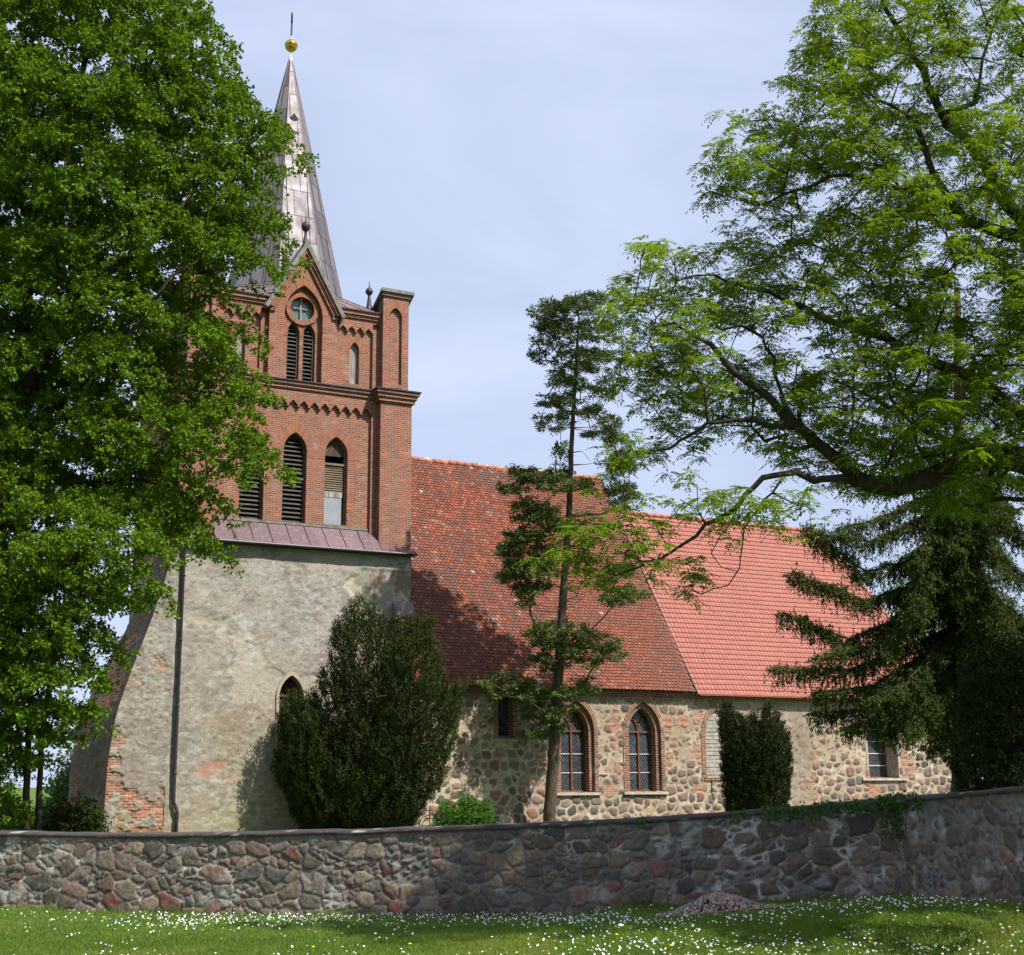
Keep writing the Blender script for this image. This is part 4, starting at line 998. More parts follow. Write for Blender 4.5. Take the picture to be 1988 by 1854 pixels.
def plain_walls():
    q = MB(); q.add([(-0.62, YW, -0.5), (-0.62, -0.105, -0.5), (-0.62, -0.105, 7.9), (-0.62, YW, 5.1)], [(1, 0, 3, 2)]); q.build('nave_gable', M['plaster'], CH)
    q = MB(); q.add([(11.0, YW, 5.1), (11.0, 11.0, 5.1), (11.0, 4.58, 14.9)], [(0, 1, 2)]); q.build('nave_gable', M['plaster'], CH); q = MB(); q.add([(0.0, 11.0, 5.1), (0.0, 11.0, -0.5), (0.0, 6.9, -0.5), (0.0, 6.9, 11.6)], [(0, 1, 2, 3)]); q.build('nave_gable', M['plaster'], CH)
    for a_ in ((0.0, 11.97, 10.6, 11.0, -0.5, 5.1), (11.98, 24.6, 8.4, 8.8, -0.5, 5.1), (24.2, 24.598, YW + .03, 8.39, -0.5, 5.1)): q = MB(); q.box(*a_); q.build('rear_wall', M['plaster'], CH)
    for (za, zb, p) in ((4.93, 5.04, 0.07), (5.042, 5.14, 0.15), (5.142, 5.25, 0.23)):
        q = MB(); q.box(-0.62, 24.62, YW - p, YW + 0.1, za, zb); q.build('eaves_cornice', M['brick_old'], CH)
plain_walls()
for (xc, zt) in ((5.93, 4.58), (8.90, 4.60)):
    lancet('nave_window', xc, 1.20, 1.49, 3.68, zt, YW, 0.45, 0.33, M['brick_old'], YW - 0.035, True, 1.98, (2.17, 2.86), 2)
# small deep window
def small_window():
    y = YW - 0.03; b = MB(); b.box(2.52, 2.68, y, y + 0.5, 3.36, 4.9); b.box(3.30, 3.46, y, y + 0.5, 3.36, 4.9); b.box(2.52, 3.46, y, y + 0.5, 4.86, 5.02)
    s = b.build('small_window', M['brick_old'], CH)
    q = MB(); q.add([(2.68, y + 0.42, 3.45), (3.30, y + 0.42, 3.45), (3.30, y + 0.42, 4.86), (2.68, y + 0.42, 4.86)], [(0, 1, 2, 3)]); q.build('glass', M['glass'], s)
    q = MB(); q.hexa([(2.5, y - 0.05, 3.28), (3.48, y - 0.05, 3.28), (3.48, y + 0.45, 3.28), (2.5, y + 0.45, 3.28)], [(2.5, y - 0.05, 3.36), (3.48, y - 0.05, 3.36), (3.48, y + 0.45, 3.5), (2.5, y + 0.45, 3.5)]); q.build('sill', M['sandstone'], s)
small_window()
# bricked-up pointed niche
def blind_niche():
    b = MB(); y = YW - 0.03
    b.ring(arch(12.32, 1.16, 1.96, 3.60, 4.60), arch(12.32, 1.56, 1.96, 3.60, 4.86), y, y + 0.22)
    s = b.build('blocked_window', M['brick_old'], CH)
    q = MB(); q.prism(arch(12.32, 1.16, 1.96, 3.60, 4.60), y + 0.12, y + 0.2)
    z = 2.05
    rr = random.Random(4)
    while z < 4.3:
        hw = 0.57 if z < 3.6 else 0.57 - (z - 3.6) * 0.42
        xa = 12.32 - hw
        while xa < 12.32 + hw - 0.05:
            w = min(rr.uniform(0.3, 0.6), 12.32 + hw - xa); q.box(xa + 0.006, xa + w - 0.006, y + 0.096 + rr.uniform(0, .015), y + 0.122, z + 0.020, z + 0.118); xa += w
        z += 0.15
    q.build('infill', M['pale_infill'], s)
    q = MB()
    for k in range(9): q.box(11.62 + k * 0.155, 11.75 + k * 0.155, y - 0.03, y + 0.16, 1.86, 1.955)
    q.build('sill', M['brick_old'], s)
blind_niche()
# chancel window with broad pale splay
def chancel_window():
    s = lancet('chancel_window', 20.75, 1.62, 1.93, 3.55, 4.30, YW, 0.75, 0.10, M['sandstone'], YW - 0.02, False, 2.5, ())
    yg = YW + 0.75
    for z in (2.42, 2.92, 3.42, 3.92): q = MB(); q.box(20.75 - 0.76, 20.75 + 0.76, yg - 0.04, yg - 0.006, z - 0.016, z + 0.016); q.build('glazing_bar', M['white_bar'], s)
chancel_window()

# --- roofs
def roof_basis(e0, r0):
    e0, r0 = np.array(e0, float), np.array(r0, float); d = r0 - e0; L = np.linalg.norm(d); d /= L
    n = np.cross(np.array([1.0, 0, 0]), d); return d, n, L

def tiles(name, x0, x1, eave, ridge, tw, expo, tl, colfn, skip, layers=1, lift=0.035, thick=0.016, mat='old_tile', jit=0.006, rndf=0.24, peek=0.0, wf=0.97, sag=0.045):
    """plain tiles with rounded tails, laid in courses up a slope that runs along X"""
    d, n, L = roof_basis((0, eave[0], eave[1]), (0, ridge[0], ridge[1]))
    rows = int(L / expo) + 1; V, F3, C = [], [], []
    ang = np.linspace(math.pi, 2 * math.pi, 6)
    allV, allC = [], []
    for r in range(rows):
        for ly in range(layers):
            off = (0.5 * (r % 2) if layers == 1 else 0.5 * ly) * tw
            xs = np.arange(x0 - tw + off, x1 + tw, tw); k = len(xs)
            t0 = r * expo + (0.0 if ly == 0 else -peek)
            xs = xs + RNG.uniform(-jit, jit, k); keep = (xs > x0 - 0.02) & (xs + tw < x1 + 0.02) & (~skip(xs + tw / 2, t0 / L)); xs = xs[keep]; k = len(xs)
            if k == 0: continue
            tt = t0 + RNG.uniform(-jit, jit, k); hl = lift * (1.0 if ly == 0 else 0.5) + RNG.uniform(-jit, jit, k) * 0.7
            w = tw * wf; rnd = tw * rndf
            prof = [(w / 2 - w / 2, tl)] + [(w / 2 + w / 2 * math.cos(a), rnd + rnd * math.sin(a)) for a in ang] + [(w, tl)]
            P = np.array(prof)                                     # (8,2): along x, up the slope
            up = np.minimum(P[None, :, 1] + tt[:, None], L)
            hgt = hl[:, None] * (1 - P[None, :, 1] / tl) + 0.004
            base = np.array([0, eave[0], eave[1]])
            X = xs[:, None] + P[None, :, 0]
            Q = base + up[..., None] * d + hgt[..., None] * n; Q[..., 0] = X
            low = base + up[..., None] * d + (hgt[..., None] - thick) * n; low[..., 0] = X
            und = (fbm(X * 0.45, up * 0.35, 401, 3) - 0.5) * sag * 2 - sag * 0.9 * np.sin(np.pi * np.clip((X - x0) / (x1 - x0), 0, 1)) * (up / L)
            Q = Q + und[..., None] * n; low = low + und[..., None] * n
            allV.append(np.concatenate([Q, low], 1)); c = colfn(xs, np.full(k, t0), RNG.random((k, 4))); allC.append(np.repeat(c[:, None, :], 16, 1))
    V = np.concatenate(allV); C = np.concatenate(allC); m = len(V)
    o = (np.arange(m) * 16)[:, None]
    quads = np.array([[0, 1, 6, 7], [1, 2, 5, 6], [2, 3, 4, 5]] + [[i + 8, i + 9, i + 1, i] for i in range(0, 7)])
    F = (o[:, :, None] + quads[None]).reshape(-1, 4)
    F = F[:, ::-1]
    return fast_mesh(name, V.reshape(-1, 3), np.ascontiguousarray(F), M[mat], CH, C.reshape(-1, 3))

def old_col(x, t, r):
    k = len(x); c = np.zeros((k, 3)) + np.array([0.270, 0.080, 0.044])
    c *= (0.62 + 0.68 * r[:, :1])
    dark = fbm(x * 0.35, t * 0.45, 201, 4) * 0.65 + r[:, 1] * 0.45
    c = mixc(c, (0.155, 0.078, 0.062), sstep(0.50, 0.74, dark) * 0.95)
    c = mixc(c, (0.33, 0.25, 0.21), (r[:, 2] > 0.95) * 0.5 * (fbm(x * 0.5, t * 0.5, 205) > 0.4))
    east = sstep(5.5, 9.5, x + (fbm(x * 0.3, t * 0.3, 207) - 0.5) * 4)
    c = mixc(c, (0.205, 0.082, 0.052), east * (0.25 + 0.5 * r[:, 3]))
    c = mixc(c, (0.52, 0.43, 0.30), (r[:, 2] < 0.004) * 0.7)
    return c
def new_col(x, t, r):
    c = np.zeros((len(x), 3)) + np.array([0.43, 0.160, 0.125]); return c * (0.93 + 0.14 * r[:, :1])

def roofs():
    e, rg = (-2.22, 5.20), (4.58, 15.05)
    d, n, L = roof_basis((0, *e), (0, *rg))
    XE = 11.14
    # in front of the tower only the lowest courses pass its corner
    o = tiles('nave_roof', -0.74, XE, e, rg, 0.172, 0.150, 0.34, old_col, lambda x, t: (x < 0.09) & (e[0] + t * (rg[0] - e[0]) > -0.42), 1, 0.06, 0.022, 'old_tile', 0.006, 0.19)
    SH = -0.10 * n
    q = MB()
    q.add([(-0.70, e[0], e[1]), (0.0, e[0], e[1]), (0.0, -0.12, e[1] + (-0.12 - e[0]) * 1.4485), (-0.70, -0.12, e[1] + (-0.12 - e[0]) * 1.4485)], [(0, 1, 2, 3)], (0.2, 0.1, 0.08))
    q.add([np.array(k_) + SH for k_ in ((0.01, e[0], e[1]), (XE, e[0], e[1]), (XE, rg[0], rg[1]), (0.01, rg[0], rg[1]))], [(0, 1, 2, 3)], (0.2, 0.1, 0.08))
    q.add([(0.01, rg[0], rg[1]), (XE, rg[0], rg[1]), (XE, 11.38, 5.2), (0.01, 11.38, 5.2)], [(0, 1, 2, 3)], (0.30, 0.11, 0.07)); q.build('sheathing', M['old_tile'], o, False, True)
    q = MB()                                   # verge against the chancel
    a, b = np.array([XE + 0.005, *e]), np.array([XE + 0.005, *rg]); q.hexa([a - [0, 0, .16], a + [.05, 0, -.16], b + [.05, 0, -.16], b - [0, 0, .16]], [a + n * .05, a + n * .05 + [.05, 0, 0], b + n * .05 + [.05, 0, 0], b + n * .05]); q.build('verge', M['gutter'], o)
    a, b = np.array([-0.77, *e]), np.array([-0.77, -0.2, e[1] + (-0.2 - e[0]) * 1.4485]); q = MB(); q.hexa([a - [0, 0, .16], a + [.03, 0, -.16], b + [.03, 0, -.16], b - [0, 0, .16]], [a + n * .045, a + n * .045 + [.03, 0, 0], b + n * .045 + [.03, 0, 0], b + n * .045]); q.build('verge', M['brick_old'], o)
    # metal flashing where the low corner meets the tower
    zf = e[1] + (-0.15 - e[0]) * 1.4485
    q = MB(); q.hexa([(-0.76, -0.52, zf - .44), (0.03, -0.52, zf - .44), (0.03, -0.16, zf + .02), (-0.76, -0.16, zf + .02)], [(-0.76, -0.52, zf - .40), (0.03, -0.52, zf - .40), (0.03, -0.16, zf + .16), (-0.76, -0.16, zf + .16)]); q.build('flashing', M['copper'], o)
    q = MB(); x = 0.02; rr = random.Random(8)
    while x < XE - 0.05:
        l = min(0.36, XE - x); v = rr.uniform(0.75, 1.2); cc = (0.40 * v, 0.17 * v, 0.12 * v); y, z = rg[0], rg[1] + rr.uniform(-.015, .015) + 0.02 * math.sin(x * 1.9) - 0.045 * math.sin(math.pi * x / XE)
        q.tube([(x, y, z), (x + l * 0.98, y, z + rr.uniform(0, .02))], [0.115, 0.125], 10, cc)
        if rr.random() < 0.4:
            q.tube([(x - 0.03, y - .03, z + .055), (x + rr.uniform(0.03, 0.22), y - .03, z + .07 + rr.uniform(0, .03))], [0.075, 0.06], 6, (0.55, 0.51, 0.45))
        x += l
    q.build('ridge_tile', M['ridge'], o, True, True)
    # chancel: same eaves line, lower ridge, hipped east end
    e2, r2 = (-2.22, 5.10), (3.45, 13.33)
    XH, XA = 24.80, 22.46
    def skip(x, t): return (x > XH - (XH - XA) * t - 0.02)
    o = tiles('chancel_roof', XE + 0.06, XH, e2, r2, 0.185, 0.262, 0.44, new_col, skip, 2, 0.055, 0.022, 'new_tile', 0.001, 0.085, 0.032, 0.998, 0.018)
    q = MB(); c = (0.42, 0.15, 0.11); d2, n2, L2 = roof_basis((0, *e2), (0, *r2))
    q.add([np.array(k_) - 0.05 * n2 for k_ in ((XE + .06, *e2), (XH, *e2), (XA, *r2), (XE + .06, *r2))], [(0, 1, 2, 3)], (0.30, 0.1, 0.08)); q.add([(XE + .06, *r2), (XA, *r2), (XH, 9.1, 5.1), (XE + .06, 9.1, 5.1)], [(0, 1, 2, 3)], c); q.add([(XH, *e2), (XH, 9.1, 5.1), (XA, *r2)], [(0, 1, 2)], c); q.build('sheathing', M['new_tile'], o, False, True)
    q = MB(); x = XE + 0.08
    while x < XA: q.tube([(x, r2[0], r2[1] + .02), (min(x + .37, XA), r2[0], r2[1] + .035)], [0.10, 0.11], 10, (0.44, 0.165, 0.128)); x += .38
    a, b = np.array([XA, *r2]), np.array([XH, *e2]); k = int(np.linalg.norm(b - a) / .38)
    for i in range(k): p, s = a + (b - a) * i / k, a + (b - a) * (i + .97) / k; q.tube([p + [0, 0, .02], s + [0, 0, .035]], [0.10, 0.11], 10, (0.44, 0.165, 0.128))
    q.build('ridge_tile', M['new_tile'], o, True, True)
    q = MB(); q.tube([(22.05, 3.45, 13.3), (22.05, 3.45, 14.9)], 0.016, 5); q.build('lightning_rod', M['iron'], CH)
    # snow and roof hooks, a few
    q = MB(); rr = random.Random(3)
    for _ in range(9):
        t = rr.uniform(0.2, 0.9); x = rr.uniform(6.5, 13.5); p = np.array([x, e[0] + t * (rg[0] - e[0]), e[1] + t * (rg[1] - e[1])]) if x < XE else np.array([x, e2[0] + t * (r2[0] - e2[0]), e2[1] + t * (r2[1] - e2[1])])
        q = MB(); q.tube([p + n * .02, p + n * .16, p + n * .16 + d * .12], 0.012, 5); q.build('roof_hook', M['iron'], CH)
roofs()
# ------------------------------------------------------------------ trees and plants
def pt_in(poly, x, y):
    return inside(poly, np.asarray(x, float), np.asarray(y, float))

def edge_dist(poly, x, y):
    d = np.full(np.shape(x), 1e9); n = len(poly)
    for i in range(n):
        ax, ay = poly[i]; bx, by = poly[(i + 1) % n]; dx, dy = bx - ax, by - ay
        t = np.clip(((x - ax) * dx + (y - ay) * dy) / (dx * dx + dy * dy + 1e-9), 0, 1)
        d = np.minimum(d, np.hypot(x - ax - t * dx, y - ay - t * dy))
    return d

def scatter_crown(poly, depth, thick, spacing, rng, holes=(), dens=None, tries=60000, shift=0.0):
    """clump centres spread through a crown whose outline is poly at that depth; thicker towards the middle"""
    P = np.array(poly); x0, y0 = P.min(0); x1, y1 = P.max(0); s = depth / FPX
    out = []; cell = {}
    xs = rng.uniform(x0, x1, tries); ys = rng.uniform(y0, y1, tries); ok = pt_in(poly, xs, ys)
    for h in holes: ok &= ~pt_in(h, xs, ys)
    xs, ys = xs[ok], ys[ok]; ed = edge_dist(poly, xs, ys) * s
    T = thick * np.sqrt(np.clip(1 - (1 - np.clip(ed / thick, 0, 1)) ** 2, 0, 1)); dz = rng.uniform(-1, 1, len(xs)) * T + shift
    for x, y, d in zip(xs, ys, dz):
        if dens is not None and rng.random() > dens(x, y): continue
        p = at(x, y, depth + d); k = tuple((p / spacing).astype(int)); bad = False
        for a in (-1, 0, 1):
            for b in (-1, 0, 1):
                for c in (-1, 0, 1):
                    for q in cell.get((k[0] + a, k[1] + b, k[2] + c), ()):
                        if (q[0] - p[0]) ** 2 + (q[1] - p[1]) ** 2 + (q[2] - p[2]) ** 2 < spacing * spacing: bad = True; break
                    if bad: break
                if bad: break
            if bad: break
        if bad: continue
        cell.setdefault(k, []).append(p); out.append(p)
    return np.array(out)

class Skel:
    """branch skeleton: nodes with parents, radii from the number of tips they carry"""
    def __init__(s): s.p = []; s.par = []; s.fix = []
    def node(s, p, par, r=None): s.p.append(np.array(p, float)); s.par.append(par); s.fix.append(r); return len(s.p) - 1
    def line(s, pts, par=-1, r0=None, r1=None, step=0.5, wob=0.0, rng=RNG):
        pts = [np.array(p, float) for p in pts]
        if par >= 0: pts = [s.p[par]] + pts
        seg_ = [np.linalg.norm(b - a) for a, b in zip(pts[:-1], pts[1:])]; tot = sum(seg_) + 1e-9; run = 0.0; last = par
        if par < 0: last = s.node(pts[0], -1, r0)
        for a, b, l in zip(pts[:-1], pts[1:], seg_):
            n = max(1, int(l / step))
            for i in range(1, n + 1):
                t = i / n; q = a + (b - a) * t; run += l / n
                if wob: q = q + rng.normal(0, wob, 3)
                r = None if r0 is None else r0 + (r1 - r0) * (run / tot)
                last = s.node(q, last, r)
        return last
    def attach(s, targets, origin, rng, step=0.7, sag=0.15, up=0.25, wob=0.06, mink=0):
        order = np.argsort(np.linalg.norm(targets - origin, axis=1)); tips = [None] * len(targets)
        for i in order:
            t = targets[i]; A = np.array(s.p[mink:]); v = t - A; d = np.linalg.norm(v, axis=1)
            cost = d + up * np.maximum(0, A[:, 2] - t[2]) + 0.05 * np.linalg.norm(A - origin, axis=1)
            j = int(np.argmin(cost)) + mink; a = s.p[j]; L = np.linalg.norm(t - a); n = max(1, int(L / step)); last = j
            for k in range(1, n + 1):
                f = k / n; q = a + (t - a) * f; q = q + np.array([0, 0, sag * L * math.sin(math.pi * f) * 0.5]) + (rng.normal(0, wob, 3) if k < n else 0)
                last = s.node(q, last)
            tips[i] = last
        return tips
    def radii(s, tip=0.012, power=2.3):
        n = len(s.p); acc = np.zeros(n); kids = np.zeros(n, int)
        for i in range(n):
            if s.par[i] >= 0: kids[s.par[i]] += 1
        for i in range(n - 1, -1, -1):
            if kids[i] == 0: acc[i] += tip ** power
            if s.par[i] >= 0: acc[s.par[i]] += acc[i]
        r = acc ** (1 / power)
        for i in range(n):
            if s.fix[i] is not None: r[i] = max(s.fix[i], tip)
        return r
    def mesh(s, name, mat, parent, tip=0.012, power=2.3, rmin=0.0):
        P = np.array(s.p); r = s.radii(tip, power); par = np.array(s.par)
        e = np.where(par >= 0)[0]; e = e[r[e] >= rmin]
        a, b = P[par[e]], P[e]; ra = np.minimum(r[par[e]], r[e] * 1.35 + 0.01); rb = r[e]
        big = ra > 0.05
        VV, FF, off = [], [], 0
        for sel, k in ((big, 9), (~big, 4)):
            if not sel.any(): continue
            aa, bb, r1, r2 = a[sel], b[sel], ra[sel], rb[sel]
            d = bb - aa; L = np.linalg.norm(d, axis=1) + 1e-9; d = d / L[:, None]
            h = np.where(np.abs(d[:, 2:3]) < 0.9, np.array([[0, 0, 1.0]]), np.array([[1.0, 0, 0]]))
            u = np.cross(d, h); u /= np.linalg.norm(u, axis=1)[:, None]; w = np.cross(d, u)
            bb = bb + d * (r2 * 0.25)[:, None]
            an = np.arange(k) * 2 * math.pi / k; c, sn = np.cos(an), np.sin(an)
            A = aa[:, None] + r1[:, None, None] * (c[None, :, None] * u[:, None] + sn[None, :, None] * w[:, None])
            B = bb[:, None] + r2[:, None, None] * (c[None, :, None] * u[:, None] + sn[None, :, None] * w[:, None])
            V = np.concatenate([A, B], 1); m = len(V); q = np.array([[i, (i + 1) % k, k + (i + 1) % k, k + i] for i in range(k)])
            VV.append(V.reshape(-1, 3)); FF.append((off + np.arange(m)[:, None, None] * (2 * k) + q[None]).reshape(-1, 4)); off += m * 2 * k
        fast_mesh(name, np.concatenate(VV), np.concatenate(FF), mat, parent, smooth=True)

def unit(v): return v / (np.linalg.norm(v, axis=-1, keepdims=True) + 1e-9)

def kites(name, base, d, n, length, width, mat, parent, col, fold=0.25, belly=0.45):
    """one four-cornered leaf per row: base point, direction, face normal"""
    m = len(base); d = unit(d); s = unit(np.cross(d, n)); n = np.cross(s, d)
    L = np.broadcast_to(np.asarray(length, float), (m,))[:, None]; W = np.broadcast_to(np.asarray(width, float), (m,))[:, None]
    mid = base + d * L * belly
    V = np.stack([base, mid + s * W * 0.5 + n * W * fold, base + d * L - n * W * 0.15, mid - s * W * 0.5 + n * W * fold], 1)
    o = np.arange(m)[:, None] * 4
    F = np.concatenate([o + np.array([[0, 1, 2]]), o + np.array([[0, 2, 3]])], 1).reshape(-1, 3)
    return fast_mesh(name, V.reshape(-1, 3), F, mat, parent, np.repeat(col, 4, axis=0))

def rnd_dirs(rng, m): return unit(rng.normal(0, 1, (m, 3)))

def leaf_cols(rng, m, var=0.25, warm=0.12):
    v = 1 + rng.uniform(-var, var, m); w = rng.uniform(-warm, warm, m)
    return np.stack([v * (1 + w), v, v * (1 - w)], -1)

def broad_crown(root, clumps, rng, per, rad, flat, leaf, mat, name='foliage', cvar=0.22, twigs=9, droop=0.35):
    """leaves along short twigs that fan out from every clump centre"""
    B, D, Nn, C, Ls = [], [], [], [], []
    for c in clumps:
        R = rad * rng.uniform(0.7, 1.25); nt = max(4, int(twigs * (R / rad) ** 2)); k = max(3, int(per * (R / rad) ** 2 / nt))
        dirs = rnd_dirs(rng, nt); dirs[:, 2] = dirs[:, 2] * flat + 0.10; dirs = unit(dirs); ln = R * rng.uniform(0.55, 1.1, nt)
        t = rng.uniform(0.15, 1.0, (nt, k)) ** 0.75
        p = c + dirs[:, None] * (ln[:, None] * t)[..., None]; p[..., 2] -= droop * (ln[:, None] * t) ** 2 * 0.6
        p = p + rng.normal(0, 0.075 * rad / 0.8, p.shape)
        ld = dirs[:, None] * 0.8 + rng.normal(0, 0.75, p.shape); ld[..., 2] -= 0.45
        nn = rng.normal(0, 0.55, p.shape); nn[..., 2] += 0.85
        tone = 1 + rng.normal(0, 0.09)
        B.append(p.reshape(-1, 3)); D.append(ld.reshape(-1, 3)); Nn.append(nn.reshape(-1, 3)); C.append(leaf_cols(rng, nt * k, cvar) * tone)
    B, D, Nn, C = map(np.concatenate, (B, D, Nn, C)); m = len(B)
    L = leaf * rng.uniform(0.65, 1.2, m)
    return kites(name, B, D, Nn, L, L * 0.85, mat, root, C, 0.15)

def pads(crown, rng, origin, rx, rz, n, tilt=0.25):
    """each clump of the crown becomes a domed bough: little sprays over an upper shell that slopes away from the stem"""
    out = []
    for c in crown:
        o = c - origin; o[2] = 0; o = o / (np.linalg.norm(o) + 1e-6); k = rng.uniform(0.7, 1.3); m = max(5, int(n * k * k))
        r = np.sqrt(rng.uniform(0, 1, m)) * rx * k; a = rng.uniform(0, 2 * math.pi, m)
        dx, dy = r * np.cos(a), r * np.sin(a); q = dx * o[0] + dy * o[1]
        z = rz * k * (1 - 1.6 * (r / (rx * k)) ** 2) - tilt * q * 0.6 + rng.normal(0, 0.09, m)
        out.append(np.stack([c[0] + dx, c[1] + dy, c[2] + z], -1))
    return np.concatenate(out)

def linden():
    rng = np.random.default_rng(11); D0 = 38.0
    base = at(-35, 1640, D0); base[2] = -0.1
    root = empty('linden_tree', tuple(base)); tag(root, 'huge dense green linden whose crown covers the upper left and the spire edge', 'tree', 'trees left of the church')
    poly = [(-260, -170), (395, -170), (398, -60), (388, 10), (420, 45), (462, 80), (455, 130), (482, 165), (470, 195), (528, 215), (556, 250), (566, 285), (540, 318), (560, 365), (566, 400), (538, 425), (540, 470), (520, 520), (486, 545), (498, 580), (516, 635), (480, 668), (512, 706), (500, 745), (528, 800), (536, 850), (530, 905), (488, 925), (462, 955), (420, 1000), (425, 1050), (385, 1066), (330, 1050), (250, 1010), (150, 1000), (40, 1010), (-80, 1040), (-260, 1000)]
    poly = [(x - 42 if x > 300 else x, y) for x, y in poly]
    gaps = [[(135, 690), (175, 640), (215, 680), (205, 725), (150, 735)], [(215, 800), (290, 790), (300, 860), (240, 890)], [(60, 880), (110, 860), (120, 930), (70, 940)], [(300, 620), (335, 610), (340, 660), (305, 665)], [(155, 930), (215, 905), (245, 960), (180, 975)], [(255, 505), (290, 500), (288, 540), (258, 545)], [(345, 700), (372, 690), (380, 740), (350, 745)]]
    def dens(x, y): return 1.0 if y < 620 else (0.62 if y < 980 else 0.8)
    cl = scatter_crown(poly, D0, 4.4, 1.36, rng, gaps, dens, 26000)
    s = Skel()
    A = lambda x, y, d=0.0: at(x, y, D0 + d)
    top = s.line([base, A(-30, 1300), A(-10, 1000), A(20, 860)], -1, 0.42, 0.30, 0.5, 0.02, rng)
    s.line([A(60, 740, -1.0), A(90, 687, -1.8), A(147, 592, -2.4), A(200, 533, -2.6), A(260, 500, -2.6), A(340, 420, -2.2), A(400, 330, -1.6)], top, 0.24, 0.03, 0.4, 0.05, rng)
    s.line([A(30, 700), A(60, 520), A(90, 350, .5), A(160, 150, .5), A(200, -50, .5)], top, 0.24, 0.04, 0.5, 0.05, rng)
    s.line([A(130, 770, -1.6), A(230, 680, -3.4), A(330, 545, -3.4), A(400, 480, -2.6)], top, 0.14, 0.02, 0.4, 0.05, rng)
    s.line([A(-60, 650, -1), A(-120, 400, -1), A(-150, 100, -1)], top, 0.24, 0.05, 0.5, 0.05, rng)
    s.line([A(140, 860, 1), A(300, 800, 1.2), A(430, 820, 1)], top, 0.12, 0.02, 0.4, 0.05, rng)
    s.line([A(160, 940, -1), A(300, 930, -1.5), A(390, 985, -1.2)], top, 0.10, 0.02, 0.4, 0.05, rng)
    s.attach(cl, base, rng, 0.6, 0.12)
    s.mesh('trunk', M['bark_dark'], root, 0.011, 2.25)
    broad_crown(root, pads(cl, rng, base, 1.15, 0.55, 33, 0.4), rng, 52, 0.31, 0.6, 0.10, M['linden'], twigs=6)

def young_linden():
    """slim-stemmed tree that stands in front and lower"""
    rng = np.random.default_rng(12); D0 = 34.0
    base = at(68, 1640, D0); base[2] = 0.0
    root = empty('linden_tree', tuple(base)); tag(root, 'lower bright green tree on slim dark stems at the left edge behind the wall', 'tree', 'trees left of the church')
    poly = [(-200, 900), (-40, 905), (60, 930), (130, 955), (210, 965), (285, 1000), (340, 1050), (352, 1085), (318, 1112), (312, 1175), (262, 1165), (238, 1230), (222, 1262), (205, 1300), (232, 1320), (215, 1360), (205, 1410), (180, 1440), (140, 1455), (100, 1470), (60, 1480), (35, 1530), (20, 1590), (-30, 1620), (-200, 1600)]
    poly = [(x - 26 if x > 100 else x, y) for x, y in poly]
    cl = scatter_crown(poly, D0, 2.2, 0.78, rng, [[(88, 1330), (120, 1320), (125, 1370), (95, 1380)]], lambda x, y: 1.0 if y < 1330 else 0.85, 16000)
    s = Skel(); A = lambda x, y, d=0.0: at(x, y, D0 + d)
    for (xb, xt, r, d) in ((50, 62, 0.105, 0.0), (74, 100, 0.09, 0.5), (52, 10, 0.07, 0.4)):
        b0 = A(xb, 1640, d); b0[2] = -0.1
        t = s.line([b0, A(xb + 2, 1540, d), A(xb + (xt - xb) * .4, 1420, d), A(xt, 1280, d), A(xt + 10, 1120, d)], -1, r, r * 0.35, 0.4, 0.012, rng)
    s.line([A(95, 1420, .5), A(112, 1370, .5)], s.par[-1], 0.05, 0.02, 0.3)
    s.attach(cl, base, rng, 0.55, 0.1)
    s.mesh('trunk', M['bark_dark'], root, 0.009, 2.3)
    broad_crown(root, pads(cl, rng, base, 0.72, 0.28, 17), rng, 50, 0.26, 0.6, 0.088, M['linden'], cvar=0.25, twigs=6)

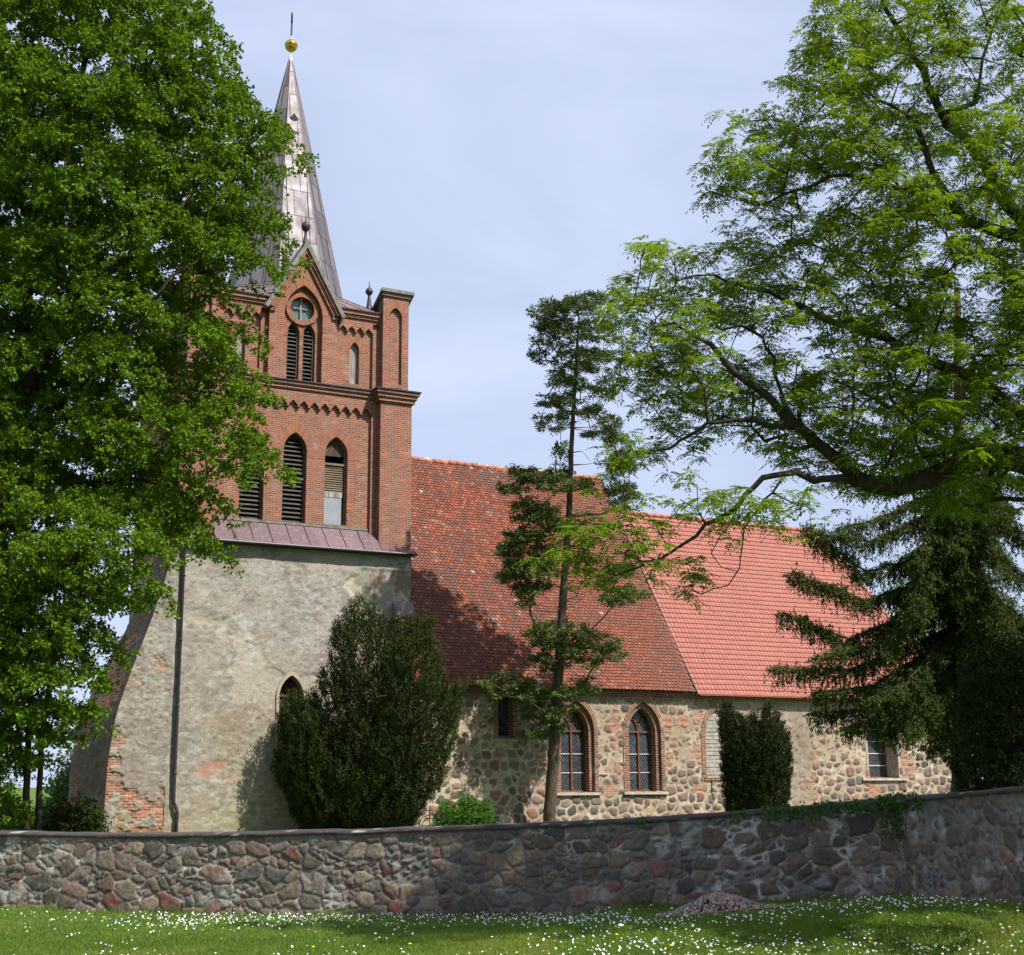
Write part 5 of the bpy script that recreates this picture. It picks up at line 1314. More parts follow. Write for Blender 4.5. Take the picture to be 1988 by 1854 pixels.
def ash_tree():
    rng = np.random.default_rng(13); D0 = 27.0
    base = at(2150, 1640, D0); base[2] = 0.3
    root = empty('ash_tree', tuple(base)); tag(root, 'spreading ash with feathery light green leaves and long bare limbs reaching in from the right', 'tree')
    s = Skel(); A = lambda x, y, d=0.0: at(x, y, D0 + d); W = 0.035
    fork = s.line([base, A(2140, 1300), A(2120, 1050), A(2090, 930)], -1, 0.42, 0.36, 0.5, 0.02, rng)
    l1 = s.line([A(1988, 893), A(1930, 885), A(1874, 897), A(1803, 928), A(1731, 947), A(1669, 935)], fork, 0.30, 0.17, 0.35, 0.02, rng)
    l1b = s.line([A(1636, 901, -.2), A(1588, 863, -.3), A(1550, 830, -.4)], l1, 0.14, 0.11, 0.3, 0.015, rng)
    l1c = s.line([A(1521, 806, -.4), A(1497, 777, -.5), A(1450, 744, -.6), A(1411, 706, -.6), A(1383, 667, -.7), A(1344, 644, -.7), A(1306, 629, -.8), A(1260, 640, -.8)], l1b, 0.10, 0.02, 0.25, 0.025, rng)
    s.line([A(1510, 826, -.5), A(1469, 823, -.6), A(1430, 816, -.7), A(1392, 820, -.8), A(1352, 836, -.9), A(1325, 853, -.9), A(1297, 873, -.9), A(1240, 880, -1), A(1212, 905, -1)], l1b, 0.06, 0.012, 0.22, 0.025, rng)
    s.line([A(1521, 787, 0), A(1507, 744, .2), A(1500, 700, .3), A(1480, 655, .4), A(1440, 632, .5), A(1400, 640, .5), A(1350, 600, .5)], l1b, 0.06, 0.012, 0.22, 0.025, rng)
    s.line([A(1555, 800, .5), A(1540, 760, .6), A(1548, 700, .6)], l1b, 0.05, 0.012, 0.22, 0.025, rng)
    l2 = s.line([A(1636, 930, -.6), A(1578, 935, -.9), A(1545, 916, -1), A(1483, 928, -1.2), A(1445, 963, -1.3), A(1416, 997, -1.4), A(1373, 1021, -1.5), A(1325, 1054, -1.6), A(1278, 1087, -1.7), A(1249, 1090, -1.8), A(1212, 1075, -1.8)], l1, 0.085, 0.014, 0.22, 0.02, rng)
    s.line([A(1445, 1023, -1.4), A(1434, 1105, -1.5), A(1411, 1138, -1.5), A(1365, 1152, -1.6), A(1345, 1145, -1.6)], l2 - 14, 0.022, 0.008, 0.2, 0.02, rng)
    s.line([A(1400, 1040, -1.5), A(1380, 1075, -1.5), A(1400, 1100, -1.5), A(1432, 1112, -1.5)], l2 - 10, 0.014, 0.007, 0.2, 0.015, rng)
    u = s.line([A(1980, 800, .5), A(1889, 730, .5), A(1822, 710, .4), A(1755, 675, .4), A(1683, 645, .3), A(1612, 623, .3), A(1555, 591, .2), A(1492, 567, .1), A(1435, 553, 0), A(1380, 530, 0), A(1320, 545, 0)], fork, 0.16, 0.015, 0.3, 0.03, rng)
    l4 = s.line([A(2060, 720, 1), A(2030, 560, 1), A(1990, 460, 1), A(1930, 447, .8), A(1876, 424, .6)], fork, 0.26, 0.12, 0.35, 0.02, rng)
    s.line([A(1840, 380, .5), A(1820, 350, .5), A(1800, 291, .5), A(1782, 238, .4), A(1700, 190, .3), A(1620, 120, .2)], l4, 0.09, 0.015, 0.3, 0.03, rng)
    s.line([A(1810, 380, .3), A(1761, 368, .2), A(1701, 361, 0), A(1649, 340, -.1), A(1614, 343, -.2), A(1544, 371, -.3), A(1467, 396, -.4), A(1404, 380, -.5), A(1370, 368, -.5)], l4, 0.075, 0.01, 0.25, 0.02, rng)
    l5 = s.line([A(1985, 430, 1.2), A(1957, 400, 1.2), A(1929, 350, 1.2), A(1876, 270, 1), A(1841, 245, 1), A(1800, 170, 1), A(1760, 80, 1), A(1715, 10, 1), A(1690, -60, 1)], l4 - 3, 0.15, 0.03, 0.3, 0.03, rng)
    s.line([A(1890, 200, 1.2), A(1920, 80, 1.3), A(1980, -60, 1.5)], l5 - 9, 0.06, 0.015, 0.3, 0.03, rng)
    s.line([A(2080, 500, 2), A(2100, 200, 2), A(2060, -100, 2)], fork, 0.22, 0.05, 0.5, 0.03, rng)
    s.line([A(1800, 840, 2), A(1700, 780, 2.2), A(1620, 740, 2.2)], fork, 0.12, 0.02, 0.4, 0.03, rng)
    poly = [(2260, -160), (1660, -160), (1640, -40), (1590, 5), (1598, 40), (1560, 90), (1545, 135), (1502, 140), (1512, 190), (1490, 225), (1428, 232), (1416, 262), (1380, 278), (1395, 315), (1352, 350), (1368, 385), (1500, 400), (1530, 420), (1440, 440), (1395, 450), (1350, 430), (1300, 450), (1258, 480), (1262, 530), (1200, 550), (1165, 600), (1172, 660), (1190, 690), (1180, 730), (1215, 770), (1250, 790), (1265, 820), (1225, 860), (1200, 910), (1238, 900), (1300, 880), (1420, 835), (1480, 850), (1470, 890), (1500, 910), (1560, 930), (1640, 960), (1720, 965), (1800, 985), (1870, 1000), (1930, 960), (2260, 1050)]
    gaps = [[(1440, 640), (1490, 660), (1500, 760), (1440, 720), (1400, 660)], [(1360, 770), (1460, 770), (1500, 805), (1420, 812), (1350, 805)], [(1520, 640), (1600, 640), (1610, 690), (1560, 720), (1520, 700)], [(1430, 365), (1500, 375), (1610, 350), (1660, 350), (1640, 400), (1540, 410)], [(1560, 560), (1640, 580), (1600, 610)], [(1850, 130), (1890, 120), (1885, 170), (1850, 175)], [(1900, 560), (1940, 570), (1935, 610), (1895, 600)], [(1900, 330), (1925, 380), (1890, 380)], [(1660, 590), (1700, 600), (1690, 630), (1650, 620)], [(1340, 670), (1400, 700), (1390, 740), (1340, 730)]]
    def dens(x, y):
        f = -0.12 + 1.25 * fbm(np.array(x / 90.0), np.array(y / 70.0), 7, 3)
        if x > 1560: f = f * 0.95 + (0.12 if y > 560 else 0.0)
        return float(np.clip(f * (0.5 if (x > 1690 and y < 330) else 1.0), 0, 1))
    cl = scatter_crown(poly, D0, 2.8, 0.50, rng, gaps, dens, 9000, 0.9)
    low = [[(1300, 990), (1345, 935), (1380, 945), (1400, 975), (1440, 960), (1500, 960), (1560, 950), (1580, 985), (1520, 1010), (1440, 1035), (1400, 1030), (1350, 1000)], [(1085, 1035), (1130, 1010), (1210, 1030), (1290, 1030), (1300, 1075), (1240, 1110), (1190, 1120), (1120, 1115), (1080, 1085)], [(1215, 985), (1250, 970), (1262, 1010), (1225, 1020)], [(1335, 1100), (1365, 1095), (1375, 1140), (1335, 1150)], [(1190, 880), (1225, 870), (1230, 930), (1200, 940)], [(1240, 470), (1262, 468), (1262, 500), (1242, 500)]]
    for q in low: cl = np.concatenate([cl, scatter_crown(q, D0 - 1.6, 0.5, 0.42, rng, (), None, 900)])
    s.attach(cl, base, rng, 0.32, 0.18, 0.2, 0.035)
    s.mesh('trunk', M['bark_dark'], root, 0.0092, 2.35)
    # pinnate leaves: a rosette of drooping compound leaves at every twig end
    LB, LD, LN, LC, LL = [], [], [], [], []
    SB, SD = [], []
    for c in cl:
        nr = rng.integers(3, 6)
        tone = 1 + rng.normal(0, 0.12)
        for _ in range(nr):
            o = c + rng.normal(0, 0.20, 3); nl = rng.integers(6, 11); az = rng.uniform(0, 2 * math.pi) + np.arange(nl) * 2.4
            el = rng.uniform(-0.25, 0.85, nl); ln = rng.uniform(0.20, 0.34, nl)
            d0 = np.stack([np.cos(az) * np.cos(el), np.sin(az) * np.cos(el), np.sin(el)], -1)
            side = np.stack([-np.sin(az), np.cos(az), 0 * az], -1)
            for j in range(5):
                f = 0.28 + 0.72 * j / 4; pos = o + d0 * (ln * f)[:, None]; pos[:, 2] -= 0.9 * ln * f * f * 0.55
                tan = d0.copy(); tan[:, 2] -= 0.9 * f * 1.0; tan = unit(tan)
                for sg in ((-1, 1) if j < 4 else (0,)):
                    dd = tan * (0.65 if sg else 1.0) + side * sg * 0.8; dd[:, 2] -= 0.22
                    nn = np.cross(tan, side) * -1.0 + rng.normal(0, 0.35, (nl, 3))
                    LB.append(pos); LD.append(dd); LN.append(nn); LL.append(rng.uniform(0.075, 0.115, nl)); LC.append(leaf_cols(rng, nl, 0.15, 0.10) * tone)
    B, D, Nn, C, L = map(np.concatenate, (LB, LD, LN, LC, LL))
    kites('foliage', B, D, Nn, L, L * 0.36, M['ash'], root, C, 0.12)
    # bunches of last year's dry winged seeds
    SB = []
    for c in cl[rng.choice(len(cl), 60, replace=False)]: SB.append(c + np.array([0, 0, -0.15]) + rng.normal(0, 1, (22, 3)) * [0.05, 0.05, 0.12])
    SB = np.concatenate(SB); m = len(SB); dd = rng.normal(0, 0.3, (m, 3)); dd[:, 2] = -1
    kites('seed_cluster', SB, dd, rnd_dirs(rng, m), 0.07, 0.014, M['brown_wood'], root, np.ones((m, 3)))

def needle_sprays(name, tips, dirs, rng, mat, root, per, reach, nl, nw, col=None, hang=0.0, spread=0.55, upbias=0.25, along=0.6):
    """flat sprays of short needled shoots round every branch point"""
    m = len(tips); k = per
    side = unit(np.cross(dirs, np.array([0, 0, 1.0])) + 1e-6)
    t = rng.uniform(0, 1, (m, k)); sg = rng.choice([-1, 1], (m, k)) * rng.uniform(0.15, 1.0, (m, k))
    B = tips[:, None] + dirs[:, None] * (t * reach * along)[..., None] + side[:, None] * (sg * reach * spread * 0.55)[..., None] + rng.normal(0, reach * 0.12, (m, k, 3))
    B[..., 2] -= hang * reach * rng.uniform(0, 1, (m, k))
    D = dirs[:, None] * 0.8 + side[:, None] * (sg * spread)[..., None] + rng.normal(0, 0.35, (m, k, 3)); D[..., 2] += upbias - hang * 1.2
    Nn = rng.normal(0, 0.5, (m, k, 3)); Nn[..., 2] += 0.8
    tone = np.repeat(1 + rng.normal(0, 0.13, m), k)[:, None]
    c = leaf_cols(rng, m * k, 0.25, 0.12) * tone
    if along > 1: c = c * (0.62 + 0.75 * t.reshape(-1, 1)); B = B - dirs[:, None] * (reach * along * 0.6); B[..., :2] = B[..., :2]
    if col is not None: c = c * np.repeat(col, k, axis=0)
    L = nl * rng.uniform(0.6, 1.25, m * k)
    return kites(name, B.reshape(-1, 3), D.reshape(-1, 3), Nn.reshape(-1, 3), L, nw * rng.uniform(0.8, 1.3, m * k), mat, root, c, 0.1, 0.5)

def fir_tree():
    rng = np.random.default_rng(14); D0 = 48.3
    tr = [(1062, 1640), (1066, 1600), (1074, 1480), (1084, 1300), (1096, 1120), (1104, 1000), (1111, 830), (1119, 700), (1124, 610)]
    P = [at(x, y, D0) for x, y in tr]; P[0][2] = -0.1
    root = empty('fir_tree', tuple(P[0])); tag(root, 'thin ragged fir with tufted branches and a bare leaning trunk before the nave', 'tree')
    s = Skel(); s.line(P, -1, 0.24, 0.035, 0.4, 0.008, rng)
    n0 = len(s.p)
    # (centre x, centre y, half width, half height) of the foliage tufts on their boughs
    tufts = [(1060, 610, 24, 20), (1085, 600, 26, 18), (1120, 592, 24, 20), (1160, 590, 18, 28), (1060, 655, 20, 30), (1095, 630, 30, 18), (1050, 690, 14, 14), (1130, 640, 26, 24), (1175, 650, 18, 20),
             (1100, 690, 22, 22), (1130, 700, 22, 24), (1160, 700, 26, 24), (1188, 745, 18, 22), (1165, 765, 16, 16), (1090, 735, 22, 16), (1115, 745, 20, 22), (1065, 775, 20, 18), (1075, 820, 26, 18), (1110, 785, 22, 20), (1145, 800, 20, 16), (1180, 830, 18, 20), (1195, 850, 20, 26), (1150, 845, 16, 10),
             (1215, 900, 18, 22), (1190, 900, 16, 20), (1208, 955, 22, 24), (1200, 985, 10, 12), (1090, 880, 14, 14),
             (1020, 920, 22, 20), (1000, 945, 20, 12), (1050, 930, 24, 14), (1080, 945, 20, 12), (1090, 915, 14, 16), (1125, 945, 20, 14), (1020, 990, 24, 20), (1055, 1005, 30, 24), (1030, 1040, 24, 16), (1085, 1020, 18, 14),
             (1005, 1045, 24, 14), (990, 1070, 18, 20), (1025, 1085, 30, 24), (995, 1110, 22, 26), (1030, 1130, 26, 24), (1055, 1100, 20, 24), (1022, 1165, 10, 16), (1060, 1055, 22, 16),
             (1205, 1105, 20, 14), (1225, 1150, 22, 14), (1190, 1160, 18, 16), (1180, 1130, 14, 10),
             (1035, 1225, 16, 20), (1060, 1240, 30, 22), (1090, 1225, 26, 18), (1130, 1235, 24, 18), (1055, 1275, 24, 18), (1100, 1260, 26, 22), (1140, 1260, 24, 16), (1175, 1250, 22, 20), (1195, 1270, 18, 14), (1150, 1285, 20, 14), (1075, 1290, 26, 12),
             (965, 1325, 24, 14), (990, 1340, 24, 14), (1030, 1335, 26, 16), (1060, 1345, 24, 16), (1100, 1345, 24, 14), (1125, 1335, 18, 14), (1140, 1330, 14, 10), (1050, 1385, 26, 22), (1020, 1365, 18, 12), (1085, 1375, 22, 16), (1040, 1420, 20, 16), (1070, 1415, 20, 20)]
    T, Cc = [], []
    for (x, y, hw, hh) in tufts:
        hw, hh = hw * 1.02, hh * 0.95; n = max(6, int(hw * hh / (21 if 890 < y < 1180 else 31)))
        for _ in range(n):
            a = rng.uniform(0, 2 * math.pi); q = math.sqrt(rng.uniform(0, 1))
            T.append(at(x + hw * q * math.cos(a), y + hh * q * math.sin(a), D0 + rng.uniform(-1.1, 1.1)))
    T = np.array(T); tips = s.attach(T, P[0], rng, 0.3, -0.10, 0.05, 0.03)
    for _ in range(34):                         # dead bare twigs
        y = rng.uniform(760, 1230); x0 = float(np.interp(y, [p[1] for p in tr][::-1], [p[0] for p in tr][::-1])); sg = rng.choice([-1, 1])
        j = int(np.argmin(np.linalg.norm(np.array(s.p[:n0]) - at(x0, y, D0), axis=1)))
        l = rng.uniform(15, 55); s.line([at(x0 + sg * l * .6, y - rng.uniform(-6, 8), D0 + rng.uniform(-.6, .6)), at(x0 + sg * l, y + rng.uniform(-8, 14), D0 + rng.uniform(-.8, .8))], j, 0.016, 0.006, 0.3, 0.02, rng)
    s.mesh('trunk', M['pinebark'], root, 0.008, 2.5)
    SP = np.array(s.p); par = np.array(s.par); idx = np.array(tips); dirs = unit(SP[idx] - SP[par[idx]] + rng.normal(0, 0.12, (len(idx), 3)))
    dirs[:, 2] *= 0.5; dirs = unit(dirs)
    needle_sprays('foliage', T, dirs, rng, M['fir'], root, 92, 0.42, 0.12, 0.046, None, 0.15, 0.9, 0.12)

def spruce_tree():
    rng = np.random.default_rng(15); D0 = 37.0
    base = at(1868, 1660, D0); base[2] = 0.2
    root = empty('spruce_tree', tuple(base)); tag(root, 'dark spruce with drooping fringed boughs in front of the chancel end', 'tree')
    s = Skel(); tr = [base, at(1868, 1400, D0), at(1866, 1150, D0), at(1862, 950, D0), at(1860, 760, D0), at(1858, 560, D0)]
    s.line(tr, -1, 0.30, 0.08, 0.4, 0.01, rng); n0 = len(s.p)
    boughs = []
    spec = [((1800, 960), (1700, 1010), (1640, 1022), -.6), ((1780, 1010), (1690, 1050), (1600, 1035), -1.0), ((1790, 1080), (1680, 1110), (1570, 1030), -.8), ((1790, 1130), (1680, 1165), (1545, 1115), -1.2), ((1790, 1180), (1650, 1240), (1530, 1195), -1.0),
            ((1800, 1190), (1700, 1250), (1600, 1270), -1.6), ((1790, 1240), (1650, 1300), (1515, 1295), -1.2), ((1800, 1270), (1700, 1330), (1590, 1345), -1.4), ((1810, 1310), (1720, 1370), (1590, 1385), -1.0), ((1810, 1330), (1740, 1380), (1650, 1410), -1.8), ((1820, 1250), (1760, 1330), (1700, 1350), -2.2), ((1800, 1120), (1760, 1200), (1720, 1260), -2.0),
            ((1800, 880), (1740, 930), (1690, 940), .3), ((1800, 820), (1750, 850), (1700, 855), .4), ((1920, 900), (1990, 940), (2060, 960), -.5), ((1930, 1000), (2000, 1050), (2080, 1080), -.5), ((1930, 1080), (2010, 1130), (2090, 1150), -.8), ((1930, 1160), (2010, 1220), (2090, 1240), -.8), ((1930, 1230), (2000, 1290), (2080, 1320), -.6), ((1910, 1120), (1940, 1190), (1960, 1240), -2.2), ((1900, 1020), (1930, 1080), (1950, 1110), -2.0), ((1820, 1060), (1790, 1140), (1780, 1190), -2.3), ((1900, 1190), (1930, 1270), (1950, 1310), -2.2),
            ((1800, 760), (1760, 790), (1720, 790), .3), ((1900, 780), (1960, 810), (2020, 820), .3), ((1830, 980), (1800, 1040), (1780, 1080), -1.9), ((1890, 900), (1920, 960), (1940, 990), -1.8), ((1830, 1300), (1790, 1370), (1760, 1420), -2.0)]
    for y in range(900, 1400, 24):              # short boughs all round the stem
        for _ in range(3):
            an = rng.uniform(0, 2 * math.pi); l = rng.uniform(60, 150) * (0.7 + 0.5 * (y - 880) / 500); dx = l * math.cos(an); dz = -1.6 * abs(math.sin(an)) if rng.random() < 0.75 else 1.2 * abs(math.sin(an))
            spec.append(((1866 + dx * .35, y + 12, dz), (1866 + dx * .7, y + 45, dz), (1866 + dx, y + 62, dz), dz))
    TP, TD, TC = [], [], []
    for (a, b, c, dz) in spec:
        y0 = a[1] - 40; j = int(np.argmin(np.abs(np.array([p[2] for p in s.p[:n0]]) - at(1866, y0, D0)[2])))
        end = s.line([at(a[0], a[1], D0 + dz * .4), at(b[0], b[1], D0 + dz * .8), at(c[0], c[1], D0 + dz)], j, 0.06, 0.012, 0.22, 0.02, rng)
        nodes = []; q = end
        while q >= n0 and q != j: nodes.append(q); q = s.par[q]
        nodes = nodes[::-1]
        for i, q in enumerate(nodes):
            f = i / max(1, len(nodes) - 1); p = s.p[q]; d = unit(p - s.p[s.par[q]])
            sd = unit(np.cross(d, np.array([0, 0, 1.0])))
            for _ in range(4):
                sgn = rng.choice([-1, 1]); l = rng.uniform(0.10, 0.58) * (1.05 - 0.75 * abs(f - 0.45) * 1.2)
                e = p + sd * sgn * l + d * l * 0.7 + np.array([0, 0, -0.22 * l])
                k = s.line([p + (e - p) * .5 + [0, 0, .03], e], q, 0.012, 0.005, 0.3, 0.01, rng)
                for t in np.linspace(0.2, 1.0, 4): TP.append(p + (e - p) * t); TD.append(unit(e - p)); TC.append(f)
            TP.append(p); TD.append(d); TC.append(f)
    s.mesh('trunk', M['pinebark'], root, 0.006, 2.5)
    TP, TD, TC = np.array(TP), np.array(TD), np.array(TC)
    col = np.array([[1, 1, 1]]) * (1 - TC[:, None]) + np.array([[1.35, 1.25, 0.95]]) * TC[:, None]
    needle_sprays('foliage', TP, TD, rng, M['spruce'], root, 8, 0.24, 0.11, 0.028, col, 0.1, 0.7, 0.05)
    # hanging fringe of branchlets
    m = len(TP); k = 2; st = np.repeat(TP, k, 0) + rng.normal(0, 0.10, (m * k, 3)); ln = rng.uniform(0.12, 0.62, m * k) * rng.random(m * k) ** 0.4; q = 9
    t = rng.uniform(0, 1, (m * k, q)); B = st[:, None] + np.stack([np.zeros_like(t), np.zeros_like(t), -t * ln[:, None]], -1) + rng.normal(0, 0.014, (m * k, q, 3))
    D = rng.normal(0, 0.42, (m * k, q, 3)); D[..., 2] -= 1.0
    c = leaf_cols(rng, m * k * q, 0.25, 0.1) * np.repeat(np.repeat(col, k, 0), q, 0)
    kites('hanging_shoots', B.reshape(-1, 3), D.reshape(-1, 3), rnd_dirs(rng, m * k * q), 0.085, 0.030, M['spruce'], root, c, 0.1, 0.5)

def column_shrub(name, label, cat, poly, depth, thick, rng, spacing, per, reach, nl, nw, mat, base_px, group=None, up=0.9, cvar=None, dens=None, trunk_r=0.10):
    """evergreen of upright shoots: needles all through an outer shell of the body"""
    base = at(base_px, 1640, depth); base[2] = 0.0
    root = empty(name, tuple(base)); tag(root, label, cat, group)
    cl = scatter_crown(poly, depth, thick, spacing, rng, (), dens, 30000)
    s = Skel(); s.line([base, base + [0, 0, 0.9]], -1, trunk_r, trunk_r * 0.8, 0.3)
    s.attach(cl, base, rng, 0.6, 0.0, 0.6, 0.03); s.mesh('trunk', M['bark_dark'], root, 0.010, 2.5, 0.0)
    cen = cl.mean(0); d = cl - (cen * np.array([1, 1, 0]) + np.array([0, 0, 1]) * (cl[:, 2:3] - 0.6)); d[:, :2] *= 0.6; d[:, 2] = np.linalg.norm(d[:, :2], axis=1) * up + 0.25; d = unit(d)
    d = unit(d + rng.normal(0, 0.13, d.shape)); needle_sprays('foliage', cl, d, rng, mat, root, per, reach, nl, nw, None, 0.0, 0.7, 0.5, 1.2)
    return root

def shrubs():
    yew = [(592, 1612), (560, 1560), (536, 1510), (526, 1470), (545, 1440), (528, 1410), (548, 1365), (575, 1345), (606, 1352), (622, 1310), (636, 1290), (646, 1230), (668, 1190), (684, 1170), (698, 1160), (706, 1185), (722, 1172), (742, 1200), (756, 1216), (770, 1185), (786, 1205), (806, 1188), (826, 1222), (838, 1195), (846, 1250), (866, 1320), (868, 1330), (904, 1325), (896, 1370), (884, 1410), (888, 1440), (870, 1470), (858, 1520), (838, 1545), (812, 1580), (780, 1612)]
    column_shrub('yew_tree', 'large dark green yew standing before the tower and nave corner', 'tree', yew, 46.2, 1.35, np.random.default_rng(21), 0.30, 92, 0.40, 0.095, 0.034, M['yew'], 690, None, 3.6, trunk_r=0.2, dens=lambda x, y: float(np.clip(-0.5 + 2.6 * fbm(np.array(x / 26.0), np.array(y / 75.0), 4, 3), 0.05, 1)))
    irish = [(1412, 1590), (1404, 1540), (1400, 1450), (1396, 1400), (1402, 1368), (1416, 1362), (1424, 1385), (1440, 1388), (1452, 1400), (1464, 1384), (1474, 1402), (1490, 1362), (1498, 1392), (1508, 1382), (1520, 1405), (1536, 1440), (1536, 1500), (1530, 1560), (1512, 1590)]
    column_shrub('irish_yew', 'narrow columnar Irish yew beside the bricked up window', 'shrub', irish, 48.0, 1.1, np.random.default_rng(22), 0.20, 64, 0.25, 0.095, 0.030, M['yew_dark'], 1466, None, 2.6)
    dark = [(1852, 1700), (1850, 1540), (1856, 1500), (1840, 1475), (1862, 1440), (1856, 1390), (1872, 1340), (1868, 1300), (1900, 1270), (1940, 1250), (1990, 1240), (2090, 1240), (2120, 1700)]
    column_shrub('yew_tree', 'black green bushy yew under the spruce at the right edge', 'tree', dark, 30.0, 1.6, np.random.default_rng(23), 0.27, 60, 0.34, 0.10, 0.036, M['yew_dark'], 1960, None, 0.9)
    # bright round boxwood in front of the nave
    def bush(name, label, poly, depth, thick, seed, spacing, per, rad, leaf, mat, bx, group=None):
        rng = np.random.default_rng(seed); base = at(bx, 1640, depth); base[2] = 0.0
        root = empty(name, tuple(base)); tag(root, label, 'shrub', group)
        cl = scatter_crown(poly, depth, thick, spacing, rng, (), None, 6000)
        s = Skel(); s.line([base, base + [0, 0, .3]], -1, 0.04, 0.03, 0.2); s.attach(cl, base, rng, 0.3, 0.0, 0.4, 0.02); s.mesh('trunk', M['bark_dark'], root, 0.006, 2.5)
        broad_crown(root, cl, rng, per, rad, 0.9, leaf, mat, cvar=0.25, twigs=10, droop=0.1)
    bush('boxwood', 'small bright green rounded boxwood behind the wall, left of the fir', [(850, 1640), (848, 1580), (862, 1558), (880, 1562), (895, 1548), (915, 1552), (930, 1546), (950, 1568), (952, 1600), (945, 1640)], 38.0, 0.7, 31, 0.20, 120, 0.24, 0.055, M['box'], 900)
    bush('dark_bush', 'low dark leafy bush at the foot of the battered tower buttress', [(85, 1650), (92, 1590), (115, 1560), (140, 1565), (160, 1550), (185, 1562), (200, 1600), (204, 1650)], 42.0, 0.8, 32, 0.28, 120, 0.34, 0.08, M['yew'], 150)
    bush('wall_shrub', 'sparse pale green shrub growing behind the two slim tree stems', [(-20, 1650), (-15, 1570), (20, 1555), (35, 1580), (60, 1585), (90, 1560), (120, 1500), (160, 1470), (190, 1520), (190, 1650)], 60.0, 1.5, 33, 0.42, 110, 0.55, 0.12, M['far_leaf'], 40)
    # trees well behind the church
    for i, (label, poly, depth, seed, bx) in enumerate([('distant green tree seen past the hipped end of the chancel roof', [(1680, 1420), (1690, 1200), (1720, 1130), (1760, 1080), (1800, 1060), (1850, 1080), (1890, 1150), (1900, 1420)], 80.0, 41, 1790),
                                                         ('distant broad tree low on the left between the slim stems and the buttress', [(-60, 1650), (-60, 1500), (-20, 1470), (20, 1500), (28, 1535), (40, 1580), (70, 1585), (95, 1540), (110, 1440), (190, 1400), (230, 1480), (240, 1650)], 75.0, 42, 150),
                                                         ('distant pale tree line beyond the far right corner of the church', [(1880, 1600), (1890, 1250), (1940, 1180), (2000, 1160), (2100, 1200), (2120, 1600)], 95.0, 43, 2000)]):
        rng = np.random.default_rng(seed); base = at(bx, 1640, depth); base[2] = 0.0
        root = empty('distant_tree', tuple(base)); tag(root, label, 'tree', 'trees far behind the church')
        cl = scatter_crown(poly, depth, 3.0, 1.3, rng, (), lambda x, y: 0.8, 5000)
        s = Skel(); s.line([base, base + [0, 0, 2.0]], -1, 0.25, 0.2, 0.6); s.attach(cl, base, rng, 1.0, 0.1); s.mesh('trunk', M['bark_dark'], root, 0.02, 2.3)
        broad_crown(root, cl, rng, 130, 1.35, 0.6, 0.19, M['far_leaf'])
    # ivy on the wall top and spilling down near the corner
    rng = np.random.default_rng(51); pts = []
    for (x0, x1, n, hang) in ((1480, 1790, 900, 0.10), (1706, 1752, 520, 0.42), (1415, 1450, 60, 0.06), (1235, 1252, 30, .05)):
        sx = rng.uniform(x0, x1, n); d = np.interp(sx, [p[0] for p in FENCE], [p[3] for p in FENCE]); y = np.interp(sx, [p[0] for p in FENCE], [p[2] for p in FENCE])
        for a, b, c in zip(sx, y, d):
            p = at(a, b, c - rng.uniform(-0.25, 0.07) - 0.02); p[2] += 0.04 + rng.normal(0, 0.025); 
            if rng.random() < 0.55: p = at(a, b, c - 0.10); p[2] -= hang * rng.random() ** 1.5
            pts.append(p)
    pts = np.array(pts); m = len(pts); nn = rng.normal(0, 0.5, (m, 3)); nn[:, :2] -= _v[:2]; nn[:, 2] += .4
    o = kites('ivy', pts, rng.normal(0, 1, (m, 3)) - [0, 0, .7], nn, rng.uniform(0.025, 0.055, m), rng.uniform(0.025, 0.05, m), M['ivy'], None, leaf_cols(rng, m))
    tag(o, 'ivy creeping along the wall coping and hanging down at the inner corner', 'ivy')

def shade_tree():
    """unseen broad tree added beyond the right edge; crown shaped to shade wall and lawn"""
    rng = np.random.default_rng(61); c0 = lat(11.0, 12.4, 9.6); base = lat(11.0, 12.0, 0.4)
    root = empty('unseen_shade_maple', tuple(base)); tag(root, 'unseen leafy maple added beyond the right edge to throw dappled shade on wall and lawn', 'tree')
    cl = []; sv = np.array(sdir); tries = 0
    while len(cl) < 330 and tries < 60000:
        tries += 1
        if rng.random() < 0.75:                 # added crown clumps, set towards the sun so that they shade the wall
            p = lat(rng.uniform(-1.5, 7.5), rng.uniform(16.2, 18.0), rng.uniform(0, 1.3)) + sv * rng.uniform(7.5, 19.0) + rng.normal(0, 0.35, 3)
        else:
            q = rng.normal(0, 1, 3); q = q / np.linalg.norm(q) * rng.uniform(0.3, 1) ** 0.5 * np.array([4.5, 3.2, 4.5]); p = c0 + _r0 * q[0] + _v * q[1] + [0, 0, q[2]]
        l, d = to_ld(p[0], p[1])
        if l - 1.75 > 0.376 * (d * 0.976 + (p[2] - 1.82) * 0.218) and 4.0 < p[2] < 15.5 and l < 16 and all(np.linalg.norm(p - k) > 0.72 for k in cl): cl.append(p)
    cl = np.array(cl); s = Skel(); s.line([base, lat(10.9, 12.1, 4.0), lat(10.8, 12.2, 8.5)], -1, 0.3, 0.18, 0.5); s.attach(cl, base, rng, 0.8, 0.1); s.mesh('trunk', M['bark'], root, 0.014, 2.3)
    broad_crown(root, cl, rng, 150, 1.0, 0.6, 0.19, M['linden'])

